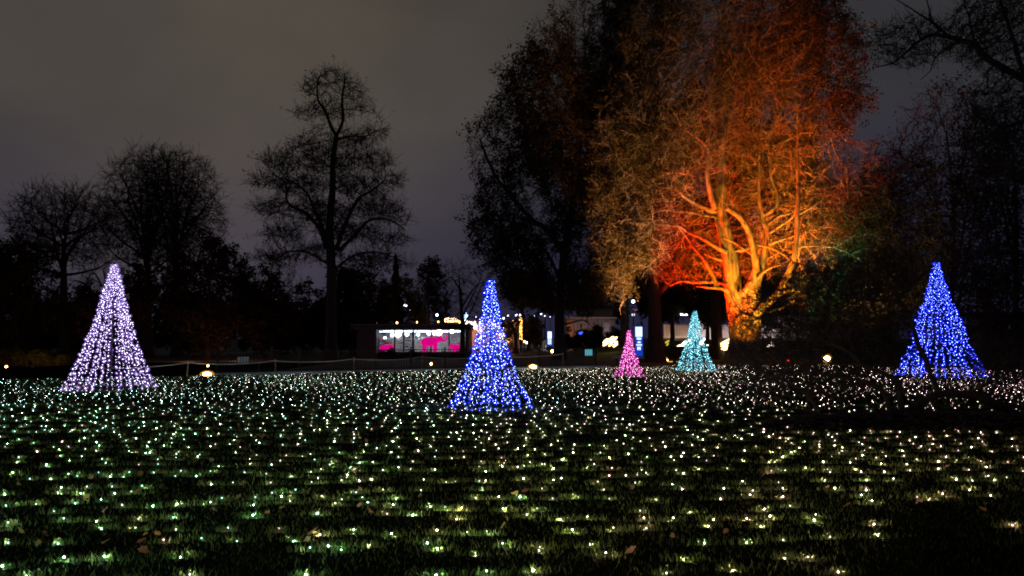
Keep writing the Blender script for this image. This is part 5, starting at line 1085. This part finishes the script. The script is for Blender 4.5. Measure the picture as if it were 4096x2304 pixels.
# ------------------------------------------------------------------ people walking in the distance
def person(px, foot, d, h, label, cm, umbrella=False, face=0.0):
    p = Vector((X(px, d), d, 0)); root = empty('person', p, face); tag(root, label, 'person', 'people in the distance'); k = h / 1.75; b = MB()
    b.tube([(0, 0, .86), (0, 0, 1.1), (0, 0, 1.32), (0, 0, 1.44), (0, 0, 1.52)], [.17, .165, .205, .15, .065], 12); b.ball((0, .01, 1.64), (.088, .105, .125))
    b.tube([(.09, 0, .92), (.11, -.04, .5), (.12, .02, .08), (.12, -.06, .03), (.12, -.16, .03)], [.115, .075, .05, .05, .035], 9); b.tube([(-.09, 0, .92), (-.10, .06, .5), (-.11, .16, .1), (-.11, .08, .04), (-.11, 0, .03)], [.115, .075, .05, .05, .035], 9)
    b.tube([(.2, 0, 1.40), (.27, .02, 1.13), (.24, -.10, .88)], [.07, .055, .04], 8)
    if umbrella: b.tube([(-.2, 0, 1.40), (-.27, -.04, 1.15), (-.16, -.22, 1.22)], [.07, .055, .04], 8)
    else: b.tube([(-.2, 0, 1.40), (-.27, .03, 1.13), (-.25, -.02, .88)], [.07, .055, .04], 8)
    for sx, bx, by, bz in ((1, .24, -.11, .82), (-1, -.16 if umbrella else -.25, -.26 if umbrella else -.02, 1.24 if umbrella else .82)):
        b.ball((bx, by, bz), (.035, .03, .05), ICO1)
        for f_ in range(5): b.tube([(bx + .016 * (f_ - 2), by, bz - .03), (bx + .016 * (f_ - 2), by - .02, bz - .085 + .008 * abs(f_ - 2))], [.010, .008], 5)
    bd = remesh(b, 'body', cm, root, .022); bd.scale = (k, k, k)
    hr = MB().ball((0, .025 * k, 1.68 * k), (.098 * k, .108 * k, .105 * k)).build('hair', M['bark'], root, True)
    if umbrella:
        u = empty('umbrella', (p.x - .16, d - .26, 0)); tag(u, 'open umbrella with a pale top held by the walking person', 'umbrella'); n = 10; vs = [(0, 0, 2.22)]; fs = []
        for j in range(n): a = 6.283 * j / n; vs.append((.32 * math.cos(a), .32 * math.sin(a), 2.14))
        for j in range(n): a = 6.283 * j / n; vs.append((.58 * math.cos(a), .58 * math.sin(a), 1.95 - .03 * (j % 2)))
        for j in range(n): q = (j + 1) % n; fs += [(0, 1 + j, 1 + q), (1 + j, 1 + n + j, 1 + n + q, 1 + q)]
        c = MB(); c.add(vs, fs); c.build('canopy', mat('umbrella_cloth', (.55, .52, .62), .5), u, True); MB().tube([(0, 0, 1.18), (0, 0, 2.26)], .012, 6).build('shaft', M['steel'], u); MB().tube([(0, 0, 1.2), (0, -.02, 1.12), (.03, -.03, 1.10)], .018, 6).build('handle', M['iron'], u)
person(2121, 1398, 97, 1.7, 'person in a dark coat walking under an umbrella in front of the picket fence', mat('dark_coat', (.03, .025, .03), .8), True, .4)
person(2164, 1404, 90, 1.75, 'person in black standing by the picket fence left of the blue banner', mat('black_clothes', (.015, .015, .02), .8), False, .2)

# ------------------------------------------------------------------ hedge lit amber on the far left, far hut window
for i, (pa, pb, top) in enumerate(((-60, 95, 1398), (70, 215, 1400), (190, 330, 1420))):
    d = 43.0; xm, hw = X((pa + pb) / 2, d), (X(pb, d) - X(pa, d)) / 2; zz = Z(top, d); root = empty('hedge_shrub', (xm, d, 0)); tag(root, ['clipped hedge shrub at the left edge lit amber', 'hedge shrub lit amber left of the white cone', 'hedge shrub half behind the white cone'][i], 'shrub', 'hedge on the far left')
    n = 9000; p = RNG.uniform(-1, 1, (n, 3)); p = p * np.array([hw, .6, zz / 2]) + np.array([0, 0, zz / 2]); p[:, 2] *= .85 + .15 * np.sin(p[:, 0] * 5); V, f = leaves(p, n, .05, .055); np_obj('foliage', V, f, M['leaf'], root)['kind'] = 'stuff'
    st_ = MB()
    for k in range(8): st_.tube([(random.uniform(-hw, hw) * .9, 0, 0), (random.uniform(-hw, hw) * .9, random.uniform(-.3, .3), zz * .9)], [.025, .01], 5)
    st_.build('stems', M['bark_pale'], root)
uplight(120, 1490, 40.0, W(150, 1380, 43.5), (1, .62, .12), 90, 110, 'amber uplight at the foot of the hedge on the far left')
hut = empty('hut', (X(4052, 60), 60, 0)); tag(hut, 'dark hut with a faint bluish window at the right edge', 'building'); MB().box((0, 1, 1.7), (5, 2, 3.4)).build('wall', M['kwall'], hut); MB().box((0, 1, 3.5), (5.4, 2.4, .2)).build('roof', M['iron'], hut)
wz = Z(1304, 60); wf = MB().box((0, -.03, wz), (.72, .06, .85)).build('window', M['steel'], hut)
for s_ in (-.17, .17): MB().box((s_, -.07, wz), (.29, .02, .74)).build('pane', glow('hut_window', (.10, .16, .28), .35), wf)
